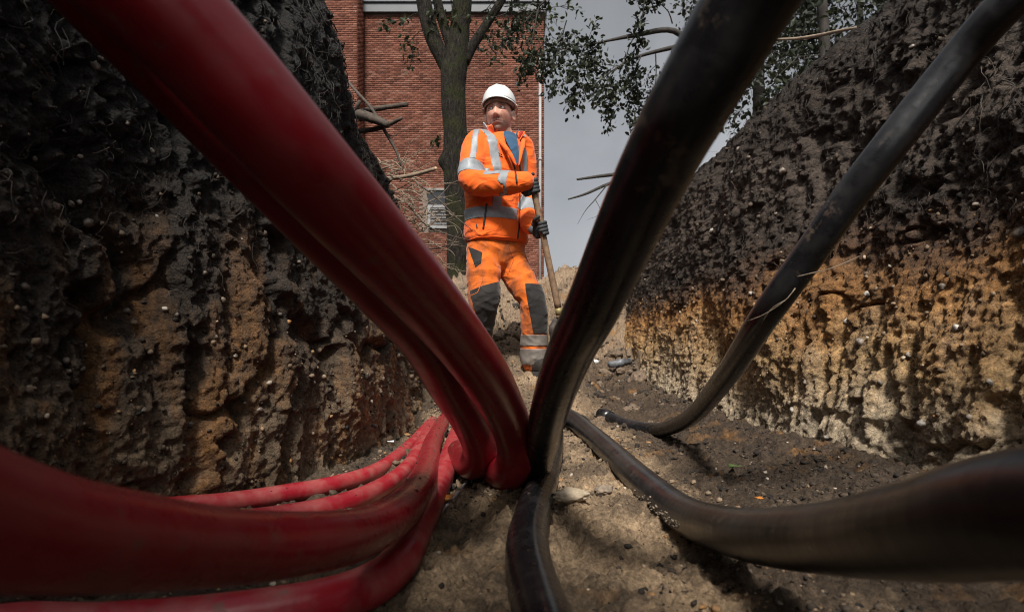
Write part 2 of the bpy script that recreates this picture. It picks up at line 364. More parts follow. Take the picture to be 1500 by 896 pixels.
def wall(name, side, mat, XB, XT, TT):
    ysw = np.concatenate([np.linspace(-3, .5, 40)[:-1], np.exp(np.linspace(math.log(.5), math.log(7.5), 760)), np.exp(np.linspace(math.log(7.7), math.log(600), 44))])
    nv = 360; v = np.linspace(0, 1, nv)
    xb, xt = XB(ysw), XT(ysw)
    zb = np.minimum(FC(ysw) if side < 0 else FR(ysw), 9)-.16; zt = np.maximum(TT(ysw), zb+.18)
    Yw = np.repeat(ysw[:, None], nv, 1)
    prof = v**1.0
    Xw = xb[:, None]+(xt-xb)[:, None]*prof; Zw = zb[:, None]+(zt-zb)[:, None]*v
    # ragged, rounded brow
    p = np.stack([Xw, Yw, Zw], -1)
    near = (1-sst(7, 11, Yw))
    brow = sst(.86, 1, v)[None]; Xw = Xw+side*brow**2*.05
    tlow = 1-sst(.45, .95, Zw)                      # 1 in the cut sand, 0 in the dark topsoil
    d = .055*fbm(p*1.7, 3, 50+side)
    d = d+.05*fbm(p*np.array((5, 5, 1.6)), 4, 60+side)*(.5+.5*tlow)
    d = d+tlow*(.024 if side < 0 else .014)*(1-np.abs(fbm(p*np.array((7, 7, 1.1)), 3, 64+side))*2.4)+tlow*.03*vn((p+.06*fbm(p*5, 2, 66)[..., None])*np.array((2.5, 2.5, 3.5)), 67)         # upright spade cuts
    cw, cid = worley(p*14+fbm(p*9, 2, 70)[..., None]*.5, 71+side); d = d+.032*(.5-cw)*(cid > .25)*(.22+.78*(1-tlow))
    cw, cid = worley(p*34+fbm(p*20, 2, 72)[..., None]*.4, 73+side); d = d+.015*(.5-cw)*(1-.5*tlow)
    cw, cid = worley(p*75, 77+side); d = d+.008*(.5-cw)
    d = d+.026*fbm(p*24, 4, 80+side, .6)*(.5+.5*(1-tlow))+.012*(1-2*np.abs(fbm(p*np.array((40, 40, 22)), 3, 84+side)))
    # crevices
    d = d-(.05 if side < 0 else .035)*np.clip(1-np.abs(fbm(p*np.array((4, 4, 1.2))+.3*fbm(p*8, 2, 90)[..., None], 3, 91+side))*9, 0, 1)
    wgt = near*(1-.35*sst(.93, 1, v)[None])
    Xw = Xw-side*d*wgt*1.0; Zw = Zw+near*(.03*fbm(p*4, 3, 95)*sst(.3, 1, v)[None]+.018*fbm(p*26, 3, 97)*sst(.7, 1, v)[None])
    # bank top running away from the trench
    ext = np.array([.02, .05, .09, .14, .2, .28, .38, .5, .65, .85, 1.1, 1.5, 2.2, 3.5, 6, 12, 30, 90, 300, 700])
    zt2 = zt+.10*(zt > 1.5)
    Xe = Xw[:, -1:]+side*ext[None]; Ye = np.repeat(ysw[:, None], len(ext), 1)
    pe = np.stack([Xe, Ye, 0*Xe], -1); far = sst(.3, 3, ext)[None]
    Ze = Zw[:, -1:]*(1-far)+1.46*far+(1-far)*.10*sst(0, .5, ext)[None]+.045*fbm(pe*3.3, 3, 120)*(1-sst(2, 8, ext))[None]+.02*fbm(pe*14, 3, 121)*(1-sst(1, 3, ext))[None]
    V = np.stack([np.hstack([Xw, Xe]), np.hstack([Yw, Ye]), np.hstack([Zw, Ze])], -1)
    f = grid_faces(len(ysw), nv+len(ext))
    if side < 0: f = f
    else: f = f[:, ::-1]
    me = mesh_np(name, V.reshape(-1, 3), f)
    o = link(name, me, mat); return o
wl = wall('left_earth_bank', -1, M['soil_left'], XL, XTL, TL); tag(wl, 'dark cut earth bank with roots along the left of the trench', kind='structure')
wr = wall('right_earth_bank', 1, M['soil_right'], XR, XTR, TR); tag(wr, 'cut earth bank of black topsoil over orange sand on the right', kind='structure')
def bvh(o):
    me = o.data; v = np.empty(len(me.vertices)*3, np.float32); me.vertices.foreach_get('co', v); v = v.reshape(-1, 3)
    return BVHTree.FromPolygons([tuple(k) for k in v.tolist()], [tuple(p.vertices) for p in me.polygons])
BF, BL, BR = bvh(fl), bvh(wl), bvh(wr)
def hit(px, py, tree):
    d = Vector(((px-750)/F, 1, (HZ-py)/F)).normalized()
    h = tree.ray_cast(Vector((0, 0, CAMZ)), d)
    return h if h[0] is not None else None
def floor_at(x, y):
    h = BF.ray_cast(Vector((x, y, 5)), Vector((0, 0, -1))); return h[0].z if h[0] is not None else 0

# ---------------------------------------------------------------- ducts
def duct(name, pts, D, mat, label, sides=40, group=None, dent=.006, cat='pipe'):
    """pts: photo pixel + distance (x, y, d) or a world point ('w', x, y, z) relative to the lens"""
    P = []
    for q in pts:
        P.append(np.array((q[1], q[2], q[3]+CAMZ)) if q[0] == 'w' else at(*q))
    Q, L = cr_path(P, D*.11)
    r = D/2*(1+dent*fbm(np.stack([L*9, 0*L+D*100, 0*L], -1), 2, 5)*2)
    v, f, uv = tube(Q, r, sides, True, L)
    n = len(Q)*sides; c = np.repeat(Q, sides, 0)
    nr = (v[:n]-c); q = 1+dent*fbm(v[:n]*13, 3, 8)*1.5; v[:n] = c+nr*q[:, None]
    o = link(name, mesh_mixed(name, v, f, uv), M[mat]); tag(o, label, cat, group)
    return o, Q
DR, DB, DS = .100, .085, .066
def fl_d(D, py): return (CAMZ-D/2)*F/(py-HZ)
A1, _ = duct('conduit_pipe', [('w', -.13, 2.6, -.56), ('w', -.105, 2.2, -.48), (717, 680, 1.86), (730, 688, 1.68), (746, 691, 1.54), (756, 662, 1.5), (750, 628, 1.43), (732, 588, 1.26), (702, 537, 1.1), (649, 468, .95), (583, 391, .80), (452, 246, .625), (280, 54, .54),
              ('w', -.395, .47, .385), ('w', -.46, .36, .54), ('w', -.50, .18, .84), ('w', -.53, -.12, 1.2), ('w', -.6, -.7, 1.52), ('w', -1.0, -1.6, 1.62), ('w', -1.8, -2.6, 1.62)], DR, 'red',
              'thick red plastic conduit sweeping diagonally across the upper left foreground', 56)
A2, _ = duct('conduit_pipe', [('w', -.24, 2.7, -.58), ('w', -.20, 2.3, -.47), (675, 664, 2.02), (684, 675, 1.80), (697, 676, 1.66), (703, 654, 1.60), (690, 618, 1.52), (661, 568, 1.33), (619, 493, 1.085), (556, 418, .925), (424, 274, .745), (247, 87, .66),
              ('w', -.475, .585, .43), ('w', -.545, .47, .58), ('w', -.58, .27, .82), ('w', -.62, -.04, 1.2), ('w', -.70, -.62, 1.50), ('w', -1.15, -1.5, 1.62), ('w', -1.95, -2.4, 1.62)], DR, 'red',
              'dark red plastic conduit tucked just below the thick diagonal one', 48)
B1, _ = duct('conduit_pipe', [('w', .0, 2.7, -.56), ('w', .01, 2.3, -.47), (759, 672, 2.0), (769, 690, 1.76), (781, 692, 1.62), (790, 662, 1.5), (801, 616, 1.32), (816, 565, 1.15), (840, 505, 1.0), (868, 450, .88), (933, 304, .71), (979, 210, .635), (1013, 148, .59), (1098, 0, .535),
              ('w', .275, .45, .42), ('w', .325, .34, .58), ('w', .38, .14, .9), ('w', .46, -.2, 1.28), ('w', .8, -.9, 1.6), ('w', 1.6, -1.7, 1.68)], DB, 'black',
              'thick black plastic conduit rising steeply to the top right of centre', 56)
Cc, _ = duct('conduit_pipe', [(812, 606, 3.3), (812, 622, 2.8), (811, 642, 2.38), (806, 668, 1.99), (796, 704, 1.62), (782, 746, 1.33), (773, 790, 1.12), (776, 835, .97), (789, 885, .84), (806, 945, .72), (830, 1060, .57), (870, 1300, .4), ('w', .10, .15, -.3775), ('w', .14, -.4, -.3775), ('w', .1, -1.4, -.3775)], DB*.97, 'black',
              'ribbed black plastic conduit lying on the floor towards the bottom centre', 48)
Dd, _ = duct('conduit_pipe', [('w', .12, 3.5, -.40), (805, 598, 3.1), (822, 606, 2.92), (840, 615, 2.75), (862, 633, 2.47), (900, 667, 2.0), (940, 705, 1.61), (1000, 752, 1.29), (1080, 780, .97), (1200, 788, .71), (1350, 775, .49), (1500, 752, .375),
              ('w', .335, .22, -.06), ('w', .345, .02, .06), ('w', .37, -.3, .36), ('w', .48, -.8, .95), ('w', .9, -1.5, 1.58), ('w', 1.7, -2.2, 1.68)], DB, 'black_dusty',
              'black conduit with mud smears curving across the floor to the right edge', 56)
Ee, _ = duct('conduit_pipe', [(880, 606, 3.05), (892, 612, 2.98), (922, 624, 2.80), (965, 629, 2.60), (1012, 610, 2.2), (1062, 552, 1.66), (1119, 465, 1.32), (1188, 369, 1.20), (1240, 295, 1.14), (1298, 220, 1.09), (1400, 92, 1.04), (1478, 4, .97),
              ('w', .92, .88, .66), ('w', 1.02, .68, .86), ('w', 1.12, .3, 1.14), ('w', 1.4, -.3, 1.52), ('w', 2.1, -1.0, 1.62)], DS, 'black',
              'slim black conduit arching up in front of the orange sand wall', 40)
F1, _ = duct('conduit_pipe', [(672, 585, 4.4), (655, 604, 3.5), (645, 626, 2.72), (633, 650, 2.2), (627, 680, 1.77), (613, 713, 1.32), (588, 746, 1.03), (540, 776, .83), (470, 792, .68), (350, 800, .55), (200, 793, .42), (0, 766, .315),
              ('w', -.285, .21, -.03), ('w', -.30, .02, .10), ('w', -.36, -.25, .40), ('w', -.5, -.7, .9), ('w', -.9, -1.4, 1.55), ('w', -1.6, -2.2, 1.62)], .07, 'red_gloss',
              'big red conduit in front, bulging along the lower left edge', 56)
F2, _ = duct('conduit_pipe', [(700, 583, 4.4), (680, 607, 3.3), (668, 640, 2.45), (656, 677, 1.92), (637, 722, 1.51), (612, 772, 1.225), (577, 832, 1.0), (500, 874, .88), (350, 903, .81), (150, 922, .76), (-60, 940, .70), ('w', -.72, .45, -.37), ('w', -.74, .1, -.3), ('w', -.74, -.4, .1), ('w', -.85, -1.0, .9), ('w', -1.3, -1.8, 1.55), ('w', -2, -2.6, 1.62)], .07, 'red_dusty',
              'dark red conduit lying lowest, along the bottom left edge', 44)
F3, _ = duct('conduit_pipe', [(676, 582, 4.6), (643, 610, 3.25), (629, 629, 2.66), (614, 658, 2.13), (597, 685, 1.82), (560, 713, 1.57), (500, 738, 1.40), (420, 755, 1.30), (330, 767, 1.16), (200, 777, 1.02), (60, 787, .90), ('w', -.76, .7, -.34), ('w', -.77, .3, -.26), ('w', -.78, -.3, .2), ('w', -.9, -.9, 1.0), ('w', -1.4, -1.7, 1.6), ('w', -2.1, -2.4, 1.62)], .053, 'red_dusty',
              'red conduit squeezed between its two neighbours near the left wall', 40)
F4, _ = duct('conduit_pipe', [(672, 578, 4.9), (652, 598, 3.7), (631, 619, 2.9), (602, 651, 2.27), (556, 687, 1.81), (491, 709, 1.61), (421, 722, 1.51), (345, 734, 1.42), (240, 744, 1.28), (100, 752, 1.10), ('w', -.86, .8, -.28), ('w', -.86, .3, -.2), ('w', -.86, -.3, .3), ('w', -.95, -.8, .9), ('w', -1.45, -1.5, 1.6), ('w', -2.1, -2.2, 1.62)], .05, 'red_dusty',
              'slim red conduit running closest to the foot of the left wall', 40)

# soil crumbs lying on the bundle of red ducts
g = np.random.default_rng(66)
for o_, n_ in ((F1, 160), (F2, 50), (F3, 110), (F4, 140), (Dd, 60), (Cc, 30)):
    tr = bvh(o_); vv = np.array([q.co for q in o_.data.vertices]); vv = vv[(vv[:, 1] > 1.0) & (vv[:, 1] < 3.4)]; PP = []
    for k in g.integers(0, len(vv), n_):
        h = tr.ray_cast(Vector((vv[k][0], vv[k][1], 1.2)), Vector((0, 0, -1)))
        if h[0] is not None and h[1].z > .75: PP.append(np.array(h[0]))
    if PP: o_['_crumbs'] = [float(x) for q in PP for x in q]
# ---------------------------------------------------------------- more materials
def brick_mat():
    b = NB('red brick'); g = b.n('ShaderNodeNewGeometry')
    c = b.ramp(g.outputs['Random Per Island'], [(0, (.10, .038, .025)), (.35, (.15, .056, .037)), (.7, (.19, .074, .048)), (1, (.235, .11, .08))])
    v = b.mapr(b.noise(.55, 5), .3, .7, .72, 1.1); v2 = b.mapr(b.noise(40, 4), .3, .7, .8, 1.2)
    hv = b.n('ShaderNodeHueSaturation'); b.l(c, hv.inputs['Color']); b.l(b.m2('MULTIPLY', v, v2), hv.inputs['Value'])
    b.col(hv.outputs['Color']).rough(.9).spec(.2); b.bump(b.noise(90, 4), .4, .004); return b.m
M['brick'] = brick_mat()
M['mortar'] = simple('mortar', (.16, .125, .105), .95, 3, .25, (120, .4, .004), spec=.2)
M['coping'] = simple('dark grey coping', (.06, .066, .075), .5, 2, .15)
M['white_paint'] = simple('off white paint', (.36, .36, .36), .5, 6, .12)
M['downpipe'] = simple('weathered white pipe', (.27, .265, .26), .55, 5, .15)
M['grey_paint'] = simple('dull grey paint', (.20, .20, .20), .55, 6, .15)
M['dark_opening'] = simple('dark opening', (.012, .014, .016), .25)  # near-black colour stands for the shade inside the recess and louvre
M['concrete'] = simple('weathered concrete', (.20, .19, .175), .9, 12, .3, (60, .5, .006))
def bark_mat():
    b = NB('mossy bark'); v = b.vmul(b.pos(), (26, 26, 7))
    ridg = b.noise(1.0, 6, v, .65)
    c = b.ramp(ridg, [(.36, (.004, .003, .0025)), (.55, (.02, .016, .012)), (.78, (.06, .049, .038))])
    moss = b.ramp(b.noise(2.3, 6, None, .65), [(.47, 0.0), (.6, 1.0)])
    c = b.mix(b.m2('MULTIPLY', moss, .8), c, b.mix(b.noise(30, 3), (.008, .009, .003), (.032, .035, .009)))
    b.col(c).rough(.9).spec(.2); b.bump(ridg, 1.0, .07); b.bump(b.noise(60, 4), .6, .015); return b.m
M['bark'] = bark_mat()
M['twig'] = simple('dark twig bark', (.03, .024, .019), .85, 30, .4)
M['root'] = simple('broken root wood', (.055, .04, .03), .85, 40, .45, (90, .6, .004))
M['root_pale'] = simple('pale dead twig', (.20, .15, .105), .8, 30, .35, (90, .5, .003))
M['wood_end'] = simple('fresh broken wood', (.48, .33, .19), .8, 60, .25)
M['rootlet'] = simple('fine rootlets', (.065, .048, .035), .85, 20, .5)
M['rootlet_dark'] = simple('dark fibrous roots', (.018, .0145, .012), .8, 20, .5)
def leaf_mat(name, a, c2):
    b = NB(name); g = b.n('ShaderNodeNewGeometry')
    b.col(b.ramp(g.outputs['Random Per Island'], [(0, a), (1, c2)])).rough(.5).spec(.4)
    b.b.inputs['Subsurface Weight'].default_value = 0
    t = b.n('ShaderNodeBsdfTranslucent'); b.l(b.b.inputs['Base Color'].links[0].from_socket, t.inputs['Color'])
    m = b.n('ShaderNodeMixShader'); m.inputs[0].default_value = .3; out = b.t.nodes['Material Output']
    b.l(b.b.outputs[0], m.inputs[1]); b.l(t.outputs[0], m.inputs[2]); b.l(m.outputs[0], out.inputs[0]); return b.m
M['leaf'] = leaf_mat('green leaves', (.012, .019, .008), (.04, .052, .016))
M['leaf_dark'] = leaf_mat('dark green leaves', (.008, .012, .007), (.03, .038, .016))
def pebble_mat():
    b = NB('pebbles'); g = b.n('ShaderNodeObjectInfo')
    c = b.ramp(g.outputs['Random'], [(0, (.12, .10, .08)), (.5, (.26, .21, .165)), (1, (.46, .42, .37))])
    c = b.mix(b.ramp(b.noise(60, 4), [(.40, 0.0), (.6, .85)]), c, (.05, .037, .028))
    b.col(c).rough(.6); b.bump(b.noise(150, 4), .3, .003); return b.m
M['pebble'] = pebble_mat()
def crumb_mat(name, stops):
    b = NB(name); g = b.n('ShaderNodeNewGeometry')
    c = b.ramp(g.outputs['Random Per Island'], stops)
    v = b.mapr(b.noise(90, 4), .3, .7, .6, 1.35); hv = b.n('ShaderNodeHueSaturation'); b.l(c, hv.inputs['Color']); b.l(v, hv.inputs['Value'])
    b.col(hv.outputs['Color']).rough(.85).spec(.3); b.bump(b.noise(160, 5), .6, .004); return b.m
M['crumb_dark'] = crumb_mat('dark soil crumbs', [(0, (.012, .010, .008)), (.6, (.036, .027, .020)), (.9, (.075, .054, .038)), (.975, (.16, .12, .085)), (1, (.42, .36, .30))])
M['crumb_sand'] = crumb_mat('sandy crumbs', [(0, (.04, .028, .02)), (.3, (.13, .09, .06)), (.75, (.24, .17, .11)), (.93, (.28, .145, .055)), (1, (.42, .35, .27))])

M['clod_dark'] = simple('dark soil clod', (.035, .026, .02), .85, 40, .5, (60, 1.0, .02))
M['clod_sand'] = simple('sandy clod', (.15, .105, .07), .9, 40, .45, (60, 1.0, .02))
# ---------------------------------------------------------------- loose crumbs on floor and walls
t = (1+5**.5)/2
ICO_V = np.array([(-1, t, 0), (1, t, 0), (-1, -t, 0), (1, -t, 0), (0, -1, t), (0, 1, t), (0, -1, -t), (0, 1, -t), (t, 0, -1), (t, 0, 1), (-t, 0, -1), (-t, 0, 1)])/math.sqrt(1+t*t)
ICO_F = np.array([(0, 11, 5), (0, 5, 1), (0, 1, 7), (0, 7, 10), (0, 10, 11), (1, 5, 9), (5, 11, 4), (11, 10, 2), (10, 7, 6), (7, 1, 8), (3, 9, 4), (3, 4, 2), (3, 2, 6), (3, 6, 8), (3, 8, 9), (4, 9, 5), (2, 4, 11), (6, 2, 10), (8, 6, 7), (9, 8, 1)])
def lumps(P, r, seed, flat=.7):
    g = np.random.default_rng(seed); n = len(P)
    sh = ICO_V[None]*(1+.35*(g.random((n, 12, 1))-.5)*2)*np.stack([.7+.6*g.random(n), .7+.6*g.random(n), flat*(.7+.6*g.random(n))], 1)[:, None]
    a = g.random(n)*6.283; ca, sa = np.cos(a)[:, None], np.sin(a)[:, None]
    x = sh[..., 0]*ca-sh[..., 1]*sa; y = sh[..., 0]*sa+sh[..., 1]*ca
    v = np.stack([x, y, sh[..., 2]], -1)*np.asarray(r)[:, None, None]+np.asarray(P)[:, None]
    f = ICO_F[None]+(np.arange(n)*12)[:, None, None]
    return v.reshape(-1, 3), f.reshape(-1, 3)
def crumbs_floor():
    n = 34000; y = np.exp(rng.uniform(math.log(.55), math.log(8.5), n)); u = rng.random(n)
    edge = rng.random(n) < .45
    u = np.where(edge, np.where(rng.random(n) < .5, rng.beta(1, 9, n), 1-rng.beta(1, 6, n)), u)
    x = XL(y)*(1-u)+XR(y)*u
    P = np.stack([x, y, floor_z(x, y)], -1)
    r = (.002+.0075*rng.random(n)**3.5)*(.6+.4*np.clip(y, .8, 4)); P[:, 2] -= r*.1
    k = fbm(P*2.5, 3, 77) > rng.uniform(-.5, .35, n)
    return P[k], r[k]
P, r = crumbs_floor(); dk = (rng.random(len(P)) < .55) | ((P[:, 0] > .55) & (P[:, 1] < 5))
for nm, m, k in (('dark_soil_crumbs', 'crumb_dark', dk), ('sand_crumbs', 'crumb_sand', ~dk)):
    o = link(nm, mesh_np(nm, *lumps(P[k], r[k], 5), smooth=False), M[m], fl); tag(o, kind='stuff')
def wall_points(tree, side, n, z0, z1, y0=.6, y1=6):
    out = []; 
    yy = np.exp(rng.uniform(math.log(y0), math.log(y1), n)); zz = rng.uniform(z0, z1, n)
    for y, z in zip(yy, zz):
        h = tree.ray_cast(Vector((.1, y, z)), Vector((side, 0, 0)))
        if h[0] is not None and abs(h[0].x) < 2: out.append((*h[0], *h[1]))
    return np.array(out)
for nm, tr, par, side, n, z0, z1, m in (('soil_crumbs', BL, wl, -1, 4000, .0, 1.75, 'crumb_dark'), ('soil_crumbs', BR, wr, 1, 2500, .75, 1.75, 'crumb_dark'), ('sand_crumbs', BR, wr, 1, 1800, .02, .85, 'crumb_sand'), ('sand_crumbs', BL, wl, -1, 700, .0, .5, 'crumb_sand')):
    q = wall_points(tr, side, n, z0, z1); r = (.0016+.0060*rng.random(len(q))**4)*(.65+.35*np.clip(q[:, 1], .8, 3))
    o = link(nm, mesh_np(nm, *lumps(q[:, :3]-q[:, 3:]*r[:, None]*.35, r, 9, 1), smooth=False), M[m], par); tag(o, kind='stuff')

for o_ in (F1, F2, F3, F4, Dd, Cc):
    if '_crumbs' in o_:
        q = np.array(o_['_crumbs']).reshape(-1, 3); del o_['_crumbs']
        tag(link('soil_crumbs', mesh_np('soil_crumbs', *lumps(q, .0012+.0045*rng.random(len(q))**3, 91, .6), smooth=False), M['crumb_dark'], o_), kind='stuff')
# pebbles that can be picked out one by one
PEB = [(76, 85, 11), (140, 98, 15), (147, 86, 8), (198, 162, 12), (118, 229, 10), (9, 254, 14), (129, 326, 16), (105, 298, 11), (116, 295, 12), (49, 308, 13), (187, 181, 7), (51, 233, 10), (223, 221, 8), (230, 317, 8), (130, 344, 9),
       (36, 420, 15), (34, 454, 14), (97, 529, 14), (99, 543, 15), (241, 452, 11), (186, 456, 11), (195, 469, 9), (258, 461, 8), (154, 466, 8), (317, 494, 8), (345, 520, 8), (410, 460, 7), (300, 400, 7), (430, 388, 6), (280, 620, 10), (210, 600, 10), (460, 560, 7), (380, 600, 9)]
PER = [(1081, 219, 8), (1072, 254, 7), (1147, 251, 11), (1335, 69, 10), (1137, 313, 9), (1043, 338, 9), (1160, 600, 10), (1260, 500, 13), (1290, 560, 11), (1330, 520, 12), (1240, 470, 10), (1400, 480, 13), (1380, 420, 11), (1450, 560, 14), (1210, 640, 12), (1350, 620, 13), (1180, 560, 9), (1430, 300, 10), (1305, 390, 9), (1020, 470, 7), (1100, 430, 8), (1495, 340, 20), (1270, 430, 9), (1420, 610, 12)]
pm = []
for k in range(5):
    g = np.random.default_rng(40+k); bm = bmesh.new(); bmesh.ops.create_icosphere(bm, subdivisions=2, radius=1)
    sc3 = g.uniform(.65, 1.1, 3)
    for v in bm.verts:
        c = np.array(v.co); c = c*(1+.40*float(vn(c*1.5+k*5, k))+.2*float(vn(c*3.1+k*9, k))); v.co = c*sc3
    me = bpy.data.meshes.new('pebble'); bm.to_mesh(me); bm.free()
    for p in me.polygons: p.use_smooth = True
    me.materials.append(M['pebble']); pm.append(me)
for lst, tr, par in ((PEB, BL, wl), (PER, BR, wr)):
    for k, (px, py, s) in enumerate(lst):
        h = hit(px, py, tr)
        if h is None: continue
        o = bpy.data.objects.new('pebble', pm[k % 5]); C.objects.link(o); o.parent = par
        rr = s*.5*h[0].y/F*.92; o.location = h[0]-h[1]*rr*.1; o.scale = (rr, rr, rr); o.rotation_euler = (k*1.3, k*2.1, k*.7)

# ---------------------------------------------------------------- fine roots in the banks
def strand(p0, n, length, g, down=.6, out=.35, segs=7):
    d = Vector(n)*out+Vector((g.normal()*.5, g.normal()*.8, -down+g.normal()*.5)); P = [np.array(p0)-np.array(n)*.01]; d = np.array(d)
    for k in range(segs):
        d = d+g.normal(size=3)*.45; d = d/np.linalg.norm(d); P.append(P[-1]+d*length/segs)
    return np.array(P)
def root_mat(par, tree, side, n, z0, z1, y0, y1, L, r, mat, seed, down, out):
    g = np.random.default_rng(seed); b = Bag(); q = wall_points(tree, side, n, z0, z1, y0, y1)
    for row in q:
        S = strand(row[:3], row[3:], L*(.4+g.random()), g, down, out); 
        # keep strands against the face
        for i in range(1, len(S)):
            h = tree.ray_cast(Vector((.1, S[i][1], S[i][2])), Vector((side, 0, 0)))
            if h[0] is not None and abs(h[0].x) < 2.2: S[i][0] = .75*(h[0].x-side*(.006+.01*g.random()))+.25*S[i][0] if (S[i][0]-h[0].x)*side < .0 else h[0].x-side*.008
        b.tube(S, np.linspace(r, r*.35, len(S))*(.5+g.random()), 4, None, False)
    o = b.obj('fine_roots', M[mat], par); tag(o, kind='stuff')
root_mat(wl, BL, -1, 900, .7, 1.78, .7, 4.6, .14, .0012, 'rootlet_dark', 1, .9, .4)
root_mat(wl, BL, -1, 600, .95, 1.8, 1.9, 4.2, .22, .0019, 'rootlet_dark', 2, 1.2, .3)
root_mat(wl, BL, -1, 160, .5, 1.7, .7, 4.2, .10, .0008, 'rootlet', 3, .8, .4)
root_mat(wr, BR, 1, 420, .75, 1.75, .8, 5.0, .13, .0009, 'rootlet', 4, .7, .4)
root_mat(wr, BR, 1, 420, .9, 1.78, .8, 5.0, .16, .0014, 'rootlet_dark', 5, .7, .4)

def root_thing(name, segs, mat, label, cat='root', group=None, end=None):
    """segs: list of (points [(px,py,d)], [radius]) ; one thing"""
    b = Bag()
    for pts, rad in segs: b.tube([at(*p) for p in pts], rad, 8, .02)
    o = b.obj(name, M[mat]); tag(o, label, cat, group)
    if end is not None:
        e = Bag(); 
        for a, c, r in end:
            a, c = at(*a), at(*c); dd = (c-a)/np.linalg.norm(c-a); e.tube([c-dd*.004, c+dd*.006, c+dd*.011], [r*.98, r*.9, r*.4], 8)
        e.obj('broken_end', M['wood_end'], o)
    return o
px2 = lambda n, d: n/2*d/F
root_thing('broken_root', [([(505, 162, 3.15), (535, 170, 3.0), (562, 180, 2.95), (568, 184, 2.93)], [.028, .026, .020, .015])], 'root', 'thickest broken root stub jutting from the left bank brow')
root_thing('broken_root', [([(520, 165, 3.2), (548, 160, 3.05), (575, 156, 3.0), (596, 153, 2.95)], [.015, .015, .013, .014])], 'root', 'forked root stub reaching furthest over the brick wall, uppermost of the left bank')
root_thing('broken_root', [([(500, 195, 3.2), (545, 190, 3.05), (570, 182, 3.0), (589, 173, 2.96)], [.015, .014, .012, .008])], 'root', 'thin root stub curving upward below the two other stubs')
root_thing('broken_root', [([(530, 176, 3.08), (522, 162, 3.03), (527, 148, 3.0)], [.014, .013, .009])], 'root', 'short upright root stub on the left bank brow')
root_thing('hanging_root', [([(500, 108, 3.3), (520, 132, 3.1), (545, 160, 3.0), (566, 196, 2.98), (580, 220, 2.98), (587, 243, 2.97)], [.007, .008, .008, .009, .008, .004]), ([(566, 196, 2.98), (578, 200, 2.98), (584, 192, 2.98)], [.003, .0025, .001])], 'root', 'long thin root dangling past the stubs on the left bank')
root_thing('broken_branch', [([(560, 262, 3.7), (590, 259, 3.6), (618, 253, 3.55), (638, 247, 3.5)], [.012, .013, .013, .012]), ([(600, 256, 3.6), (622, 243, 3.58), (638, 234, 3.55)], [.004, .003, .002])], 'root_pale', 'snapped pale branch with a fresh end beside the tree trunk', 'branch', None, [((618, 253, 3.55), (638, 247, 3.5), .011)])
g = np.random.default_rng(12)
b = Bag()
for k in range(110):
    x0, y0 = g.uniform(545, 640), g.uniform(235, 400); d = 3.55+g.uniform(0, .6)
    x0 = min(x0, 480+y0*.42+g.uniform(-15, 15)); L = g.uniform(25, 75); a = g.uniform(-.9, .7)
    pts = [(x0-12, y0+g.uniform(-5, 8), d+.1)]
    for i in range(5): pts.append((x0+L*i/4*math.cos(a)+g.normal()*4, y0+L*i/4*math.sin(a)+g.normal()*4, d-.03*i))
    b.tube([at(*p) for p in pts], np.linspace(.004, .0012, 6)*g.uniform(.6, 1.3), 5, .03, False)
o = b.obj('tangled_twigs', M['root_pale']); tag(o, 'tangle of thin dry twigs spilling over the left bank end', 'twigs', kind='stuff')
b = Bag()
for pts in ([(598, 300, 3.7), (625, 330, 3.6), (660, 345, 3.55), (690, 352, 3.5)], [(610, 268, 3.7), (640, 290, 3.6), (668, 318, 3.55), (692, 337, 3.5)], [(600, 362, 3.8), (635, 364, 3.7), (660, 358, 3.65), (676, 357, 3.6)]):
    b.tube([at(*p) for p in pts], [.006, .005, .004, .002], 6, .03)
tag(b.obj('bare_twigs', M['root']), 'thin bare twigs crossing in front of the mossy trunk', 'twigs', kind='stuff')
root_thing('bare_branch', [([(960, 250, 5.4), (915, 254, 5.2), (880, 258, 5.1), (845, 263, 5.0)], [.02, .018, .015, .009])], 'twig', 'bare dark branch stretching over the sky, upper of two', 'branch')
root_thing('bare_branch', [([(970, 245, 5.4), (915, 262, 5.2), (885, 272, 5.1), (858, 284, 5.0), (832, 292, 5.0)], [.02, .017, .014, .011, .006]), ([(890, 270, 5.1), (872, 292, 5.05), (858, 308, 5.05), (846, 328, 5.05)], [.006, .005, .003, .0015]), ([(872, 292, 5.05), (880, 312, 5.05), (860, 322, 5.0)], [.003, .002, .001])], 'twig', 'bare dark branch with drooping twigs against the sky, lower of two', 'branch')
root_thing('fallen_branch', [([(1135, 58, 3.1), (1165, 57, 3.0), (1200, 52, 2.85), (1232, 45, 2.7), (1262, 40, 2.6)], [.006, .008, .009, .008, .006])], 'root_pale', 'pale dry branch lying on the brow of the right bank', 'branch')
# roots hanging over the slim duct
b = Bag()
for pts in ([(1165, 422, 1.16), (1150, 440, 1.17), (1120, 460, 1.2), (1095, 470, 1.22)], [(1150, 440, 1.17), (1130, 452, 1.19), (1115, 475, 1.22)], [(1260, 375, 1.2), (1220, 392, 1.17), (1180, 402, 1.16), (1168, 405, 1.16)]):
    b.tube([at(*p) for p in pts], [.0012, .001, .0009, .0007][:len(pts)], 5, .01)
tag(b.obj('dangling_rootlets', M['root_pale']), 'pale rootlets draped over the slim black conduit', 'roots', kind='stuff')

